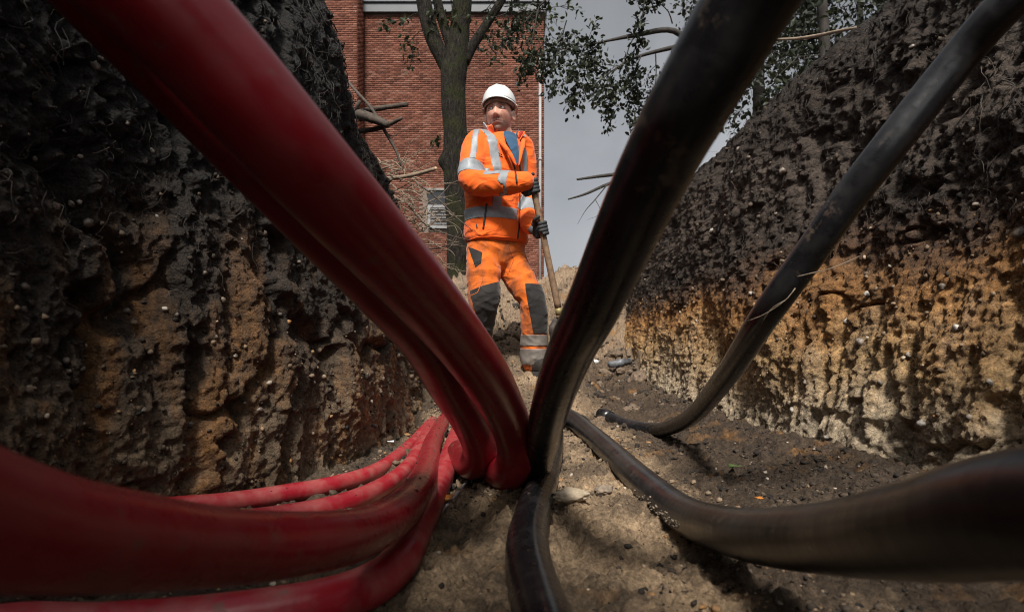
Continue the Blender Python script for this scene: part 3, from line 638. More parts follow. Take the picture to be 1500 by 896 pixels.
# ---------------------------------------------------------------- building
BY = 17.0; bx0, bx1 = -8.6, (797-750)/F*BY; bz0, bz1 = 1.2, CAMZ+(HZ-15)/F*BY
xc = (533-750)/F*BY; fy = 16.25
bld = empty('brick_building', (0, BY, bz0)); tag(bld, 'red brick building with flat grey roof edge behind the tree', 'building')
b = Bag(); b.box(((xc+bx1)/2, BY+3.03, (bz0+bz1)/2), ((bx1-xc)/2-.012, 3, (bz1-bz0)/2)); b.obj('wall', M['mortar'], bld, False)
b = Bag(); b.box(((bx0+xc)/2, BY+2.53, (bz0+12)/2), ((xc-bx0)/2-.012, 2.5+.78, (12-bz0)/2)); b.obj('wing_wall', M['mortar'], bld, False)
lv = (at(627, 335, BY), at(700, 280, BY))                # opening for lintel and louvre
LX0, LX1, LZ0, LZ1 = lv[0][0], lv[1][0]-.35, lv[0][2], lv[1][2]
def bricks(x0, x1, z0, z1, y, ax, name, skip=None):
    H, W, J = .0625, .22, .011; out_v = []; out_f = []; n = 0
    rows = int((z1-z0)/H); cube = np.array([(x, yy, z) for x in (0, 1) for yy in (0, 1) for z in (0, 1)], float)
    CF = np.array([(0, 1, 3, 2), (4, 6, 7, 5), (0, 4, 5, 1), (2, 3, 7, 6), (0, 2, 6, 4), (1, 5, 7, 3)])
    for r_ in range(rows):
        off = (r_ % 2)*W/2; k = -1 if off else 0; x = x0-off
        while x < x1:
            a, c = max(x, x0), min(x+W-J, x1); x += W
            if c-a < .03: continue
            z = z0+r_*H
            if skip and a < skip[1] and c > skip[0] and z < skip[3] and z+H > skip[2]: continue
            dpt = .012+random.random()*.004
            v = cube*np.array((c-a, dpt+.02, H-J))+np.array((a, y-dpt, z))
            if ax == 'y': pass
            else: v = np.stack([y+ .012+random.random()*.003-(v[:, 1]-y+dpt), v[:, 0], v[:, 2]], 1)
            out_v.append(v); out_f.append(CF+n); n += 8
    o = link(name, mesh_np(name, np.vstack(out_v), np.vstack(out_f), smooth=False), M['brick'], bld); tag(o, kind='stuff'); return o
bricks(xc+.01, bx1, bz0, bz1-.1, BY+.03, 'y', 'brick_courses', (LX0-.06, LX1+.06, LZ0-.06, LZ1+.06))
bricks(bx0+2.2, xc, bz0+2, 12, fy, 'y', 'brick_courses')
b_side = bricks(fy, BY, bz0+2, 12, xc-.012, 'x', 'brick_courses')
b = Bag(); b.box(((xc+bx1)/2+.02, BY+2.9, bz1+.06), ((bx1-xc)/2+.05, 3, .16)); cp = b.obj('roof_coping', M['coping'], bld, False)
b = Bag(); b.box(((xc+bx1)/2+.02, BY-.125, bz1+.20), ((bx1-xc)/2+.06, .03, .03)); b.obj('drip_edge', M['coping'], cp, False)
dp = (791-750)/F*BY; b = Bag(); b.tube([(dp, BY-.09, bz0), (dp, BY-.09, 5), (dp, BY-.09, at(791, 88, BY)[2])], .042, 12); pipe = b.obj('downpipe', M['downpipe'], bld)
for k in range(4):
    b = Bag(); z = 2.2+k*1.9; b.tube([(dp, BY-.09, z), (dp, BY-.09, z+.07)], .055, 12); b.obj('bracket', M['downpipe'], pipe)
lz = at(0, 301, BY)[2]
b = Bag(); b.box(((LX0+LX1)/2, BY-.02, (lz+LZ1)/2), ((LX1-LX0)/2, .05, (LZ1-lz)/2)); li = b.obj('lintel_panel', M['dark_opening'], bld, False)
b = Bag(); b.box(((LX0+LX1)/2, BY-.05, LZ1+.03), ((LX1-LX0)/2+.05, .07, .03)); b.obj('trim', M['concrete'], li, False)
lo = Bag(); lo.box(((LX0+LX1)/2, BY+.02, (LZ0+lz)/2), ((LX1-LX0)/2, .03, (lz-LZ0)/2)); louv = lo.obj('louvre', M['dark_opening'], bld, False)
fr = Bag(); w_ = .04
for (a, c, e, g2) in ((LX0, LX0+w_*2, LZ0, lz), (LX1-w_*2, LX1, LZ0, lz)): fr.box(((a+c)/2, BY-.03, (e+g2)/2), ((c-a)/2, .05, (g2-e)/2))
for (a, c, e, g2) in ((LX0+.081, LX1-.081, LZ0, LZ0+.08), (LX0+.081, LX1-.081, lz-.08, lz)): fr.box(((a+c)/2, BY-.03, (e+g2)/2), ((c-a)/2, .05, (g2-e)/2))
fr.obj('louvre_frame', M['grey_paint'], louv, False)
for k in range(6):
    z = LZ0+.12+k*(lz-LZ0-.2)/5.6; q = Bag(); ro = Matrix.Rotation(R(-35), 3, 'X'); q.box(((LX0+LX1)/2, BY-.03, z), ((LX1-LX0)/2-.085, .045, .012), np.array(ro)); q.obj('slat', M['grey_paint'], louv, False)
kb = empty('kerb', (-1.3, 9.3, 1.40)); tag(kb, 'row of grey concrete kerb stones at the foot of the mossy tree', 'kerb')
for k in range(4):
    q = Bag(); q.box((-2.35+k*.71, 9.3, CAMZ+.98), (.35, .06, .11)); o = q.obj('kerb_stone', M['concrete'], kb, False)
    md = o.modifiers.new('b', 'BEVEL'); md.width = .015; md.segments = 2

# ---------------------------------------------------------------- trees
LEAF_V = np.array([(0, 0, 0), (.28, .42, .10), (0, .48, .0), (-.28, .42, .10), (.20, .80, .05), (0, 1.0, -.08), (-.20, .80, .05)])
LEAF_F = np.array([(0, 1, 2, 2), (0, 2, 3, 3), (1, 4, 5, 2), (3, 2, 5, 6)])
def leaves(P, size, seed, droop=.3):
    g = np.random.default_rng(seed); n = len(P)
    d = g.normal(size=(n, 3)); d[:, 2] -= droop; d /= np.linalg.norm(d, axis=1)[:, None]
    u = g.normal(size=(n, 3)); sx = np.cross(d, u); sx /= np.linalg.norm(sx, axis=1)[:, None]; nz = np.cross(sx, d)
    s = size*(.55+.8*g.random(n))
    L = LEAF_V[None]*s[:, None, None]*np.stack([.8+.5*g.random(n), np.ones(n), np.ones(n)], 1)[:, None]
    v = L[..., 0:1]*sx[:, None]+L[..., 1:2]*d[:, None]+L[..., 2:3]*nz[:, None]+np.asarray(P)[:, None]
    return v.reshape(-1, 3), (LEAF_F[None]+(np.arange(n)*7)[:, None, None]).reshape(-1, 4)
def spray(bag, lp, p0, d0, L, r, lvl, g, nleaf, spread=.6, droop=.12, lsp=.05):
    """one branch with its side twigs; leaf points gather along the last two levels"""
    n = 6; P = [np.array(p0, float)]; d = np.array(d0, float); d /= np.linalg.norm(d)
    for k in range(n):
        d = d+g.normal(size=3)*.16; d[2] -= droop*.35; d /= np.linalg.norm(d); P.append(P[-1]+d*L/n)
    P = np.array(P); bag.tube(P, np.linspace(r, r*.4, n+1), 6 if r > .012 else 4, None, False)
    if lvl == 0:
        for q in range(nleaf): 
            t_ = g.random()**.6*n; i = min(int(t_), n-1); lp.append(P[i]+(P[i+1]-P[i])*(t_-i)+g.normal(size=3)*lsp)
        return
    m = 4 if lvl > 1 else 4
    for k in range(m):
        i = g.integers(2, n+1); dd = d+g.normal(size=3)*spread; spray(bag, lp, P[i], dd, L*g.uniform(.45, .7), r*.5, lvl-1, g, nleaf, spread, droop, lsp)
    spray(bag, lp, P[-1], d, L*.6, r*.42, lvl-1, g, nleaf, spread, droop, lsp)
def tree(label, base, trunk, limbs, sprays, leafsize, mat, seed, sides=18, crown_label=None, bark='bark', nleaf=10, spread=.6, droop=.12, lsp=.05, burr=None):
    g = np.random.default_rng(seed); root = empty('leafy_tree', base); tag(root, label, 'tree')
    tb = Bag(); 
    for pts, rad in [trunk]: 
        Q, L = cr_path(np.hstack([np.array(pts), np.array(rad)[:, None]]), .07); v, f, uv = tube(Q[:, :3], Q[:, 3], 28, True, L)
        c = np.vstack([np.repeat(Q[:, :3], 28, 0), Q[:1, :3], Q[-1:, :3]]); k = 1+.12*fbm(v*np.array((7, 7, 1.6)), 4, seed)+.10*fbm(v*2.2, 3, seed+1)
        if burr is not None: k = k+.5*np.exp(-(np.linalg.norm(v-burr, axis=1)/.13)**2)
        tb.add(c+(v-c)*k[:, None], f, uv)
    tr_ = tb.obj('trunk', M[bark], root)
    bb = Bag(); lp = []
    for pts, rad in limbs: bb.tube(pts, rad, 12, .08)
    for p0, d0, L, r_, lvl in sprays: spray(bb, lp, p0, d0, L, r_, lvl, g, nleaf, spread, droop, lsp)
    if limbs or sprays: tag(bb.obj('limbs', M[bark if limbs else 'twig'], root), kind='stuff')
    if lp:
        v, f = leaves(np.array(lp), leafsize, seed+3); o = link('crown', mesh_mixed('crown', v, f, None, False), M[mat], root)
    return root
D1 = 10.6
T = lambda x, y, dd=0: at(x, y, D1+dd)
pw = lambda n, d=D1: n/2*d/F
trunk = ([T(674, 436), T(673, 405), T(671, 330), T(669, 240), T(664, 150), T(664, 108), T(668, 92), T(674, 40), T(678, -30), T(682, -120), T(686, -260)], [pw(46), pw(38), pw(37), pw(36), pw(35), pw(38), pw(34), pw(29), pw(27), pw(22), pw(12)])
limbs = [([T(662, 112), T(648, 85), T(634, 55), T(622, 10), T(612, -60), T(600, -160)], [pw(22), pw(22), pw(23), pw(22), pw(18), pw(10)]),
         ([T(667, 100), T(657, 60), T(645, 20), T(634, -30), T(625, -90)], [pw(12), pw(14), pw(14), pw(12), pw(6)]),
         ([T(680, 92), T(692, 68), T(710, 40), T(735, 0), T(760, -50), T(790, -110)], [pw(16), pw(15), pw(13), pw(12), pw(9), pw(5)])]
spr = []
g = np.random.default_rng(3)
for (x, y, dx, dz, L) in ((612, 20, -1, -.1, .5), (628, 45, -1, .2, .45), (606, 70, -.4, -.6, .25), (640, 5, -.3, -.6, .4), (690, 45, .6, .2, .5), (716, 66, .5, -.5, .35), (700, 20, .7, .4, .5), (740, 10, .8, .1, .7), (760, 15, .9, -.2, .8), (745, -20, 1, -.4, .8), (650, -10, .5, -.4, .5), (645, 205, -.6, .3, .12), (770, 30, .6, -.5, .7), (780, 0, .5, -.8, .8)):
    spr.append((T(x, y, g.uniform(-.4, .2)), (dx, g.normal()*.3, dz), L, .012, 1))
tree('mossy forked tree standing between the worker and the brick building', tuple(T(674, 430)), trunk, limbs, spr, .10, 'leaf', 21, nleaf=5, burr=T(652, 237))
# tree leaning in from the right, its drooping sprays hanging over the sky
D2 = 7.2; T2 = lambda x, y, dd=0: at(x, y, D2+dd)
trunk = ([T2(985, 400, .5), T2(1000, 250, .3), T2(1030, 120), T2(1085, 10), T2(1150, -160), T2(1190, -380)], [.16, .14, .12, .11, .09, .05])
limbs = [([T2(1035, 110), T2(1020, 75, -.1), T2(985, 45, -.2), T2(930, 52, -.3), T2(880, 62, -.3)], [.05, .042, .034, .026, .012]),
         ([T2(1040, 60, -.1), T2(985, 70, 0), T2(930, 85, .1), T2(895, 105, .1)], [.035, .028, .018, .008]),
         ([T2(1080, 20), T2(1020, -40, -.2), T2(930, -60, -.3), T2(840, -40, -.4), T2(790, 10, -.4)], [.06, .048, .036, .026, .01])]
spr = []
for (x, y, dx, dz, L, lv_) in ((880, 62, -1, -.1, .55, 1), (880, 62, -.7, -.6, .5, 1), (905, 58, -.8, .35, .5, 1), (895, 105, -.8, -.5, .45, 1), (915, 90, -.5, -.9, .5, 1), (940, 80, -.4, -1, .6, 1), (960, 75, -.1, -1, .55, 1), (930, 52, -.6, -.9, .5, 1), (985, 70, -.1, -1.1, .7, 1), (830, 30, -.6, -.7, .6, 1), (800, 0, -.6, -.6, .6, 1), (790, 10, -.4, -.9, .55, 1), (815, -10, -.7, -.5, .6, 1), (840, 60, -.4, -.9, .5, 1), (860, 80, -.5, -.8, .5, 1), (770, -20, -.7, -.5, .5, 1), (960, 20, -.5, .6, .45, 1), (985, 35, -.4, .8, .45, 1), (1000, 20, -.3, .5, .5, 1), (850, 100, -.3, -.9, .45, 1), (900, 130, -.2, -1, .35, 1), (930, 110, .1, -1, .4, 1), (800, 60, -.6, -.6, .4, 1), (945, 0, -.2, -.6, .4, 1), (975, 130, .1, -1, .3, 1), (930, 165, .1, -.8, .18, 0), (895, 175, -.2, -.8, .15, 0)):
    spr.append((T2(x, y, g.uniform(-.5, .3)), (dx, g.normal()*.35, dz), L, .010, lv_))
tree('leafy tree whose drooping sprays hang over the grey sky', tuple(T2(985, 400, .5)), trunk, limbs, spr, .066, 'leaf_dark', 31, nleaf=26, bark='twig', spread=.75, lsp=.045)
for k, (x, dd, lab, sd) in enumerate(((1207, 10.5, 'dense background tree with a dark upright trunk beyond the right bank', 41), (1110, 12.5, 'leafy background tree showing just right of the thick black conduit', 51), (1262, 11.5, 'background tree with the thinnest trunk at the right bank brow', 61))):
    T3 = lambda x_, y_, q=0: at(x_, y_, dd+q)
    g3 = np.random.default_rng(sd); wd = pw(15 if k != 2 else 8, dd)
    trunk = ([T3(x, 300), T3(x+2, 150), T3(x, 50), T3(x-5, -60), T3(x-2, -300)], [wd*1.2, wd*1.1, wd, wd*.9, wd*.5])
    spr = []
    for i in range(60):
        yy = g3.uniform(-90, 165); s_ = g3.choice((-1, 1)); spr.append((T3(x+s_*g3.uniform(0, 75), yy, g3.uniform(-1, 1)), (s_*g3.uniform(.2, 1), g3.normal()*.8, g3.uniform(-.5, .5)), g3.uniform(.5, .95), .012, 1))
    tree(lab, tuple(T3(x, 300)), trunk, [], spr, .115, 'leaf_dark', sd, nleaf=10, bark='twig', spread=.9, lsp=.13)

# added unseen tree behind the viewpoint; crown placed to shade the near trench
g = np.random.default_rng(77); lp = []
n = 10000; q = g.normal(size=(n, 3)); q /= np.linalg.norm(q, axis=1)[:, None]; q = q*(g.random(n)**(1/3))[:, None]
rt = np.arange(n) % 5 < 2; q = np.where(rt[:, None], q*np.array((1.7, 1.8, .75))+np.array((2.2, -3.9, 3.45)), q*np.array((1.9, 2.0, .75))+np.array((-1.4, -3.3, 3.45))); k = fbm(q*1.6, 2, 9) > -.28; q = q[k & (q[:, 2] > 2.7)]
root = empty('leafy_tree', (2.6, -3.0, 1.5)); tag(root, 'unseen leafy tree added to shade the near end of the trench', 'tree')
b = Bag(); b.tube([(2.6, -3.0, 1.2), (2.55, -3.0, 2.2), (2.2, -2.95, 3.2), (1.5, -2.9, 4.0), (.4, -2.8, 4.3)], [.24, .2, .17, .12, .05], 14, .1); b.obj('trunk', M['bark'], root)
b = Bag()
for p1 in ((-2.2, -2.8, 3.5), (-1.2, -2.2, 3.4), (1.2, -2.1, 3.5), (2.9, -2.8, 3.6), (-1.0, -4.6, 3.6), (1.5, -4.6, 3.6), (-2.6, -3.6, 3.6)):
    s0 = np.array((2.2, -2.95, 3.2)); p1 = np.array(p1); b.tube([s0, s0*.6+p1*.4+np.array((0, 0, .5)), p1], [.07, .05, .012], 8, .1)
tag(b.obj('limbs', M['bark'], root), kind='stuff')
v, f = leaves(q, .17, 78, .1); link('crown', mesh_mixed('crown', v, f, None, False), M['leaf'], root)
# ---------------------------------------------------------------- the worker
DW = 3.66
W = lambda px, py, dy=0.0: at(px, py, DW+dy)
def fabric(name, c, dirt=0., rough=.8, weave=900):
    b = NB(name); col = b.mix(b.noise(9, 4), c, tuple(k*.82 for k in c))
    if dirt: col = b.mix(b.m2('MULTIPLY', b.ramp(b.noise(7, 6, None, .65), [(.45, 0.0), (.6, 1.0)]), dirt), col, (.05, .032, .02))
    b.col(col).rough(rough).spec(.25); b.b.inputs['Sheen Weight'].default_value = .15
    rg = b.m2('ABSOLUTE', b.m2('SUBTRACT', b.noise(5.5, 2, b.vmul(b.pos(), (1, 1, 1.6)), .4, .8), .5)); b.bump(b.m2('SUBTRACT', 1.0, b.m2('MULTIPLY', rg, 7.0), True), .35, .02)
    b.bump(b.noise(30, 3, None, .5), .15, .006); b.bump(b.noise(weave, 2), .15, .0006); return b.m
M['orange'] = fabric('hi-vis orange fabric', (.86, .13, .010), .06)
M['orange_trousers'] = fabric('soiled orange work fabric', (.70, .14, .010), .6)
M['kneepad'] = fabric('black knee fabric', (.02, .018, .017), .15)
M['tape'] = simple('grey reflective tape', (.21, .225, .24), .5, 25, .2, (70, .25, .003), .0)
M['tape_dirty'] = simple('soiled reflective tape', (.19, .165, .145), .55, 18, .35, (70, .25, .003), .1)
M['blue'] = fabric('blue denim shirt', (.022, .07, .135))
M['hood'] = fabric('pale blue grey hood', (.42, .50, .56))
M['red_cloth'] = fabric('red lining', (.40, .015, .012))
M['black_trim'] = simple('black zip', (.012, .012, .013), .5)
M['glove'] = simple('dark grey glove', (.022, .023, .026), .7, 60, .35, (160, .5, .002))
M['glove_grey'] = simple('grey glove back', (.12, .125, .135), .7, 60, .25, (160, .5, .002))
M['boot'] = simple('worn black boot leather', (.022, .018, .016), .6, 30, .4, (60, .4, .003))
M['helmet'] = simple('white helmet plastic', (.60, .60, .595), .3, 20, .06)
M['helmet_in'] = simple('pale harness', (.50, .40, .34), .6)
M['eye'] = simple('eye white', (.62, .58, .55), .2)
M['iris'] = simple('eye iris', (.02, .025, .03), .15)
def skin_mat():
    b = NB('skin'); a = b.n('ShaderNodeVertexColor', layer_name='tint')
    c = b.mix(b.mapr(b.noise(60, 4), .3, .7, 0, .2), a.outputs['Color'], (.45, .20, .14))
    b.col(c).rough(.48).spec(.45); b.b.inputs['Subsurface Weight'].default_value = .12; b.b.inputs['Subsurface Radius'].default_value = (.012, .004, .002)
    b.bump(b.noise(180, 4), .15, .0015); return b.m
M['skin'] = skin_mat()

def remesh(bag, voxel, smooth=6, fac=.5):
    me = bag.mesh('tmp'); o = bpy.data.objects.new('tmp', me); C.objects.link(o)
    m = o.modifiers.new('r', 'REMESH'); m.mode = 'VOXEL'; m.voxel_size = voxel
    if smooth:
        q = o.modifiers.new('s', 'SMOOTH'); q.iterations = smooth; q.factor = fac
    dg = bpy.context.evaluated_depsgraph_get(); out = bpy.data.meshes.new_from_object(o.evaluated_get(dg))
    bpy.data.objects.remove(o); bpy.data.meshes.remove(me)
    out.polygons.foreach_set('use_smooth', np.ones(len(out.polygons), bool)); return out
def getv(me):
    v = np.empty(len(me.vertices)*3, np.float32); me.vertices.foreach_get('co', v); return v.reshape(-1, 3).astype(float)
def setv(me, v): me.vertices.foreach_set('co', np.asarray(v, np.float32).ravel()); me.update()
def normals(me):
    n = np.empty(len(me.vertices)*3, np.float32); me.vertices.foreach_get('normal', n); return n.reshape(-1, 3).astype(float)
def loft(bag, rings, n=36, p=2.3):
    """rings: (centre, half width, half depth, yaw) horizontal super-ellipses"""
    a = np.linspace(0, 2*math.pi, n, endpoint=False); V = []
    for c, hw, hd, yaw in rings:
        x = np.sign(np.cos(a))*np.abs(np.cos(a))**(2/p)*hw; y = np.sign(np.sin(a))*np.abs(np.sin(a))**(2/p)*hd
        V.append(np.stack([x*math.cos(yaw)-y*math.sin(yaw), x*math.sin(yaw)+y*math.cos(yaw), 0*x], 1)+np.asarray(c))
    v = np.vstack(V); f = grid_faces(len(rings), n, True); m = len(v)
    v = np.vstack([v, rings[0][0], rings[-1][0]]); j = np.arange(n); k = (j+1) % n; e = (len(rings)-1)*n
    f = np.vstack([f, np.stack([k, j, j*0+m, j*0+m], 1), np.stack([e+j, e+k, j*0+m+1, j*0+m+1], 1)]); bag.add(v, f)
def limb(bag, pts, rad, sides=20, step=.02):
    bag.tube(pts, rad, sides, step)
    for p, r_ in zip(pts, rad):
        v = ICO_V[:, None, :]*0
    for p, r_ in ((pts[0], rad[0]), (pts[-1], rad[-1])):
        u = np.linspace(0, math.pi, 9); w2 = np.linspace(0, 2*math.pi, 16, endpoint=False)
        vv = np.stack([np.outer(np.sin(u), np.cos(w2)), np.outer(np.sin(u), np.sin(w2)), np.outer(np.cos(u), np.ones(16))], -1).reshape(-1, 3)*r_*.98+np.asarray(p)
        bag.add(vv, grid_faces(9, 16, True)[:, ::-1])
def wrinkle(me, amp, freq, seed, mask=None):
    v = getv(me); n = normals(me)
    q = v+.05*np.stack([fbm(v*6, 2, seed+5), fbm(v*6, 2, seed+6), fbm(v*6, 2, seed+7)], -1)
    rot = np.array(Matrix.Rotation(R(28), 3, 'Y'))
    f1 = 1-np.abs(vn((q@rot.T)*np.array((freq*.45, freq*.45, freq)), seed))*2; f2 = 1-np.abs(vn((q@rot)*np.array((freq*.9, freq*.9, freq*1.9)), seed+1))*2
    h = amp*(.7*f1+.35*f2); h = h*(mask(v) if mask is not None else 1)
    setv(me, v+n*h[:, None])
yaw = R(36)
# --- joints
SHR, ELR, WRR = W(697, 213, -.10), W(691, 262, -.22), W(768, 267, -.31)
SHL, ELL, WRL = W(764, 215, .09), W(769, 284, .10), W(776, 328, -.12)
NECK = W(737, 202, .0)
def dist_seg(v, a, b):
    ab = b-a; t_ = np.clip(((v-a)@ab)/(ab@ab), 0, 1); return np.linalg.norm(v-(a+t_[:, None]*ab), axis=1)
person = empty('person', tuple(W(745, 545, 0))); tag(person, 'worker in orange high-visibility jacket and trousers with white helmet, holding a shovel', 'person')
# --- jacket
J = Bag()
loft(J, [(W(727, 357), 0.198, .150, yaw), (W(727, 352), 0.213, .165, yaw), (W(727, 335), 0.211, .168, yaw), (W(727, 312), 0.201, .163, yaw), (W(727, 288), 0.199, .160, yaw), (W(728, 262), 0.203, .156, yaw), (W(729, 238), 0.205, .148, yaw), (W(731, 220), 0.195, .135, yaw), (W(733, 211), 0.163, .115, yaw), (W(735, 205), 0.119, .098, yaw), (W(737, 201), 0.084, .085, yaw)])
limb(J, [W(712, 212, -.05), SHR, W(692, 236, -.16), ELR, W(712, 270, -.27), W(740, 269, -.30), WRR], [.085, .082, .077, .074, .070, .066, .056])
limb(J, [W(750, 213, .05), SHL, W(769, 248, .11), ELL, W(773, 306, .0), WRL, W(781, 330, -.15)], [.085, .080, .074, .068, .064, .056, .050])
jm = remesh(J, .008, 5)
wrinkle(jm, .012, 9, 200, lambda v: .55+.6*np.exp(-(np.minimum(dist_seg(v, ELR-.01, ELR+.01), dist_seg(v, ELR, WRR)*1.2)/.13)**2)+.35*np.exp(-((v[:, 2]-W(0, 292)[2])/.06)**2))
jacket = link('jacket', jm, M['orange'], person)
def isarm(v): 
    v = np.asarray(v); return np.minimum(np.minimum(dist_seg(v, SHR, ELR)-.092, dist_seg(v, ELR, WRR)-.088), np.minimum(dist_seg(v, SHL, ELL)-.085, dist_seg(v, ELL, WRL)-.08))
def patch(me, planes, pred, name, mat, parent, off=.0025):
    bm = bmesh.new(); bm.from_mesh(me)
    if pred is not None:
        # widen first so that cuts stay clean, then drop far faces
        fc = np.array([f.calc_center_median() for f in bm.faces]); k = pred(fc)
        bmesh.ops.delete(bm, geom=[f for f, q in zip(bm.faces, k) if not q], context='FACES')
    for p, n in planes:
        if not bm.faces: break
        bmesh.ops.bisect_plane(bm, geom=list(bm.verts)+list(bm.edges)+list(bm.faces), plane_co=Vector(p), plane_no=Vector(n), clear_inner=True)
    if not bm.faces: bm.free(); return None
    seen = set(); best = []
    for f0 in bm.faces:
        if f0 in seen: continue
        st = [f0]; comp = []; seen.add(f0)
        while st:
            q = st.pop(); comp.append(q)
            for e in q.edges:
                for h in e.link_faces:
                    if h not in seen: seen.add(h); st.append(h)
        if len(comp) > len(best): best = comp
    keep = set(best); bmesh.ops.delete(bm, geom=[q for q in bm.faces if q not in keep], context='FACES')
    bm.normal_update()
    for v in bm.verts: v.co += v.normal*off
    ed = [e for e in bm.edges if e.is_boundary]; nr = {v: v.normal.copy() for v in bm.verts}
    r_ = bmesh.ops.extrude_edge_only(bm, edges=ed)
    for v in [x for x in r_['geom'] if isinstance(x, bmesh.types.BMVert)]:
        v.co -= (v.normal if v.normal.length > .5 else Vector((0, 0, 0)))*0
    for e in ed:
        pass
    nv = [x for x in r_['geom'] if isinstance(x, bmesh.types.BMVert)]
    old = {}
    for e in bm.edges:
        a, b_ = e.verts
        if (a in nr) != (b_ in nr):
            o_, n_ = (a, b_) if a in nr else (b_, a)
            n_.co = o_.co-nr[o_]*(off+.003)
    out = bpy.data.meshes.new(name); bm.to_mesh(out); bm.free()
    for p in out.polygons: p.use_smooth = True
    return link(name, out, M[mat], parent)
def band_z(py0, py1, dy=0, tilt=0.0):
    a, b_ = W(727, py0, dy), W(727, py1, dy); return [(b_, (tilt, 0, 1)), (a, (-tilt, 0, -1))]
torso = lambda v: isarm(v) > .0
patch(jm, band_z(312, 328), torso, 'reflective_band', 'tape', jacket)
patch(jm, band_z(262, 280), torso, 'reflective_band', 'tape', jacket)
LAT = np.array((math.cos(yaw), math.sin(yaw), 0)); FRN = np.array((math.sin(yaw), -math.cos(yaw), 0))
def vert_strip(u0, u1, py0, py1, front=1, tilt=0.0):
    c = W(728, 260); lat = LAT+np.array((0, 0, tilt)); return [(c+LAT*u0, tuple(lat)), (c+LAT*u1, tuple(-lat)), (c, tuple(FRN*front)), (W(728, py1), (0, 0, 1)), (W(728, py0), (0, 0, -1))]
patch(jm, vert_strip(-.125, -.07, 196, 262.5, 1, .10), torso, 'reflective_brace', 'tape', jacket)
patch(jm, vert_strip(-.125, -.07, 281.5, 312.5), lambda v: (isarm(v) > 0) & (np.asarray(v)[:, 2] < W(0, 281)[2]), 'reflective_brace', 'tape', jacket)
patch(jm, vert_strip(.095, .15, 196, 262.5, 1, -.10), torso, 'reflective_brace', 'tape', jacket)
patch(jm, vert_strip(.095, .15, 279.5, 312.5), torso, 'reflective_brace', 'tape', jacket)
def limb_band(a, b_, t0, t1): 
    d = (b_-a)/np.linalg.norm(b_-a); return [(a+(b_-a)*t0, tuple(d)), (a+(b_-a)*t1, tuple(-d))]
def near_seg(a, b_, rr): return lambda v: dist_seg(np.asarray(v), a, b_) < rr
patch(jm, limb_band(SHR, ELR, .68, 1.0), lambda v: (dist_seg(v, SHR, ELR) < .10), 'reflective_band', 'tape', jacket)
patch(jm, limb_band(ELR, WRR, .60, .76), near_seg(ELR, WRR, .10), 'reflective_band', 'tape', jacket)
patch(jm, limb_band(ELL, WRL, .40, .70), near_seg(ELL, WRL, .09), 'reflective_band', 'tape', jacket)
up = (ELR-SHR)/np.linalg.norm(ELR-SHR); sd = np.cross(up, (0, 1, 0)); sd /= np.linalg.norm(sd)
mid = (SHR+ELR)/2+sd*0
patch(jm, [(mid+sd*-.018, tuple(sd)), (mid+sd*.018, tuple(-sd)), (mid, (0, -1, .15)), (SHR-up*.06, tuple(up)), (SHR+(ELR-SHR)*.67, tuple(-up))], near_seg(SHR-up*.05, ELR, .12), 'sleeve_stripe', 'tape', jacket)
fo = (WRR-ELR)/np.linalg.norm(WRR-ELR); uz = np.array((0, 0, 1.0)); m2_ = (ELR+WRR)/2+uz*.032
patch(jm, [(m2_-uz*.016, (0, 0, 1)), (m2_+uz*.016, (0, 0, -1)), (m2_, (0, -1, 0)), (ELR+fo*.10, tuple(fo)), (ELR+(WRR-ELR)*.60, tuple(-fo))], near_seg(ELR, WRR, .10), 'sleeve_stripe', 'tape', jacket)
# zip, pocket zips: thin dark ribbons laid on the cloth
jb = BVHTree.FromPolygons([tuple(x) for x in getv(jm).tolist()], [tuple(p.vertices) for p in jm.polygons])
def ribbon(pix, width, name, mat, parent, lift=.004, tree=None):
    Q = []
    P = np.array(pix, float); tt = np.linspace(0, len(P)-1, 26); xs = np.interp(tt, range(len(P)), P[:, 0]); ys_ = np.interp(tt, range(len(P)), P[:, 1])
    for x, y in zip(xs, ys_):
        h = (tree or jb).ray_cast(Vector((0, 0, CAMZ)), Vector(((x-750)/F, 1, (HZ-y)/F)).normalized())
        if h[0] is not None and h[0].y < DW+.5: Q.append(np.array(h[0]+h[1]*lift*.3))
    if len(Q) < 3: return None
    b = Bag(); b.tube(Q, width/2, 8); return b.obj(name, M[mat], parent)
ribbon([(752, 236), (755, 252), (757, 268)], .011, 'zip', 'black_trim', jacket)
ribbon([(761, 283), (761, 300), (761, 328), (758, 350)], .011, 'zip', 'black_trim', jacket)
ribbon([(757, 228), (761, 240), (762, 250)], .010, 'chest_pocket_zip', 'black_trim', jacket)
ribbon([(713, 298), (711, 315), (708, 335)], .013, 'pocket_zip', 'black_trim', jacket)
ribbon([(698, 328), (699, 334)], .008, 'pocket_zip', 'black_trim', jacket)
ribbon([(685, 352), (700, 347), (725, 346), (750, 348), (764, 351)], .006, 'hem_seam', 'orange', jacket)
for (a, c) in (((730, 224), (732, 226)), ((733, 225.5), (735, 227)), ((731, 228), (736, 230))): ribbon([a, c, c], .006, 'chest_emblem', 'black_trim', jacket)
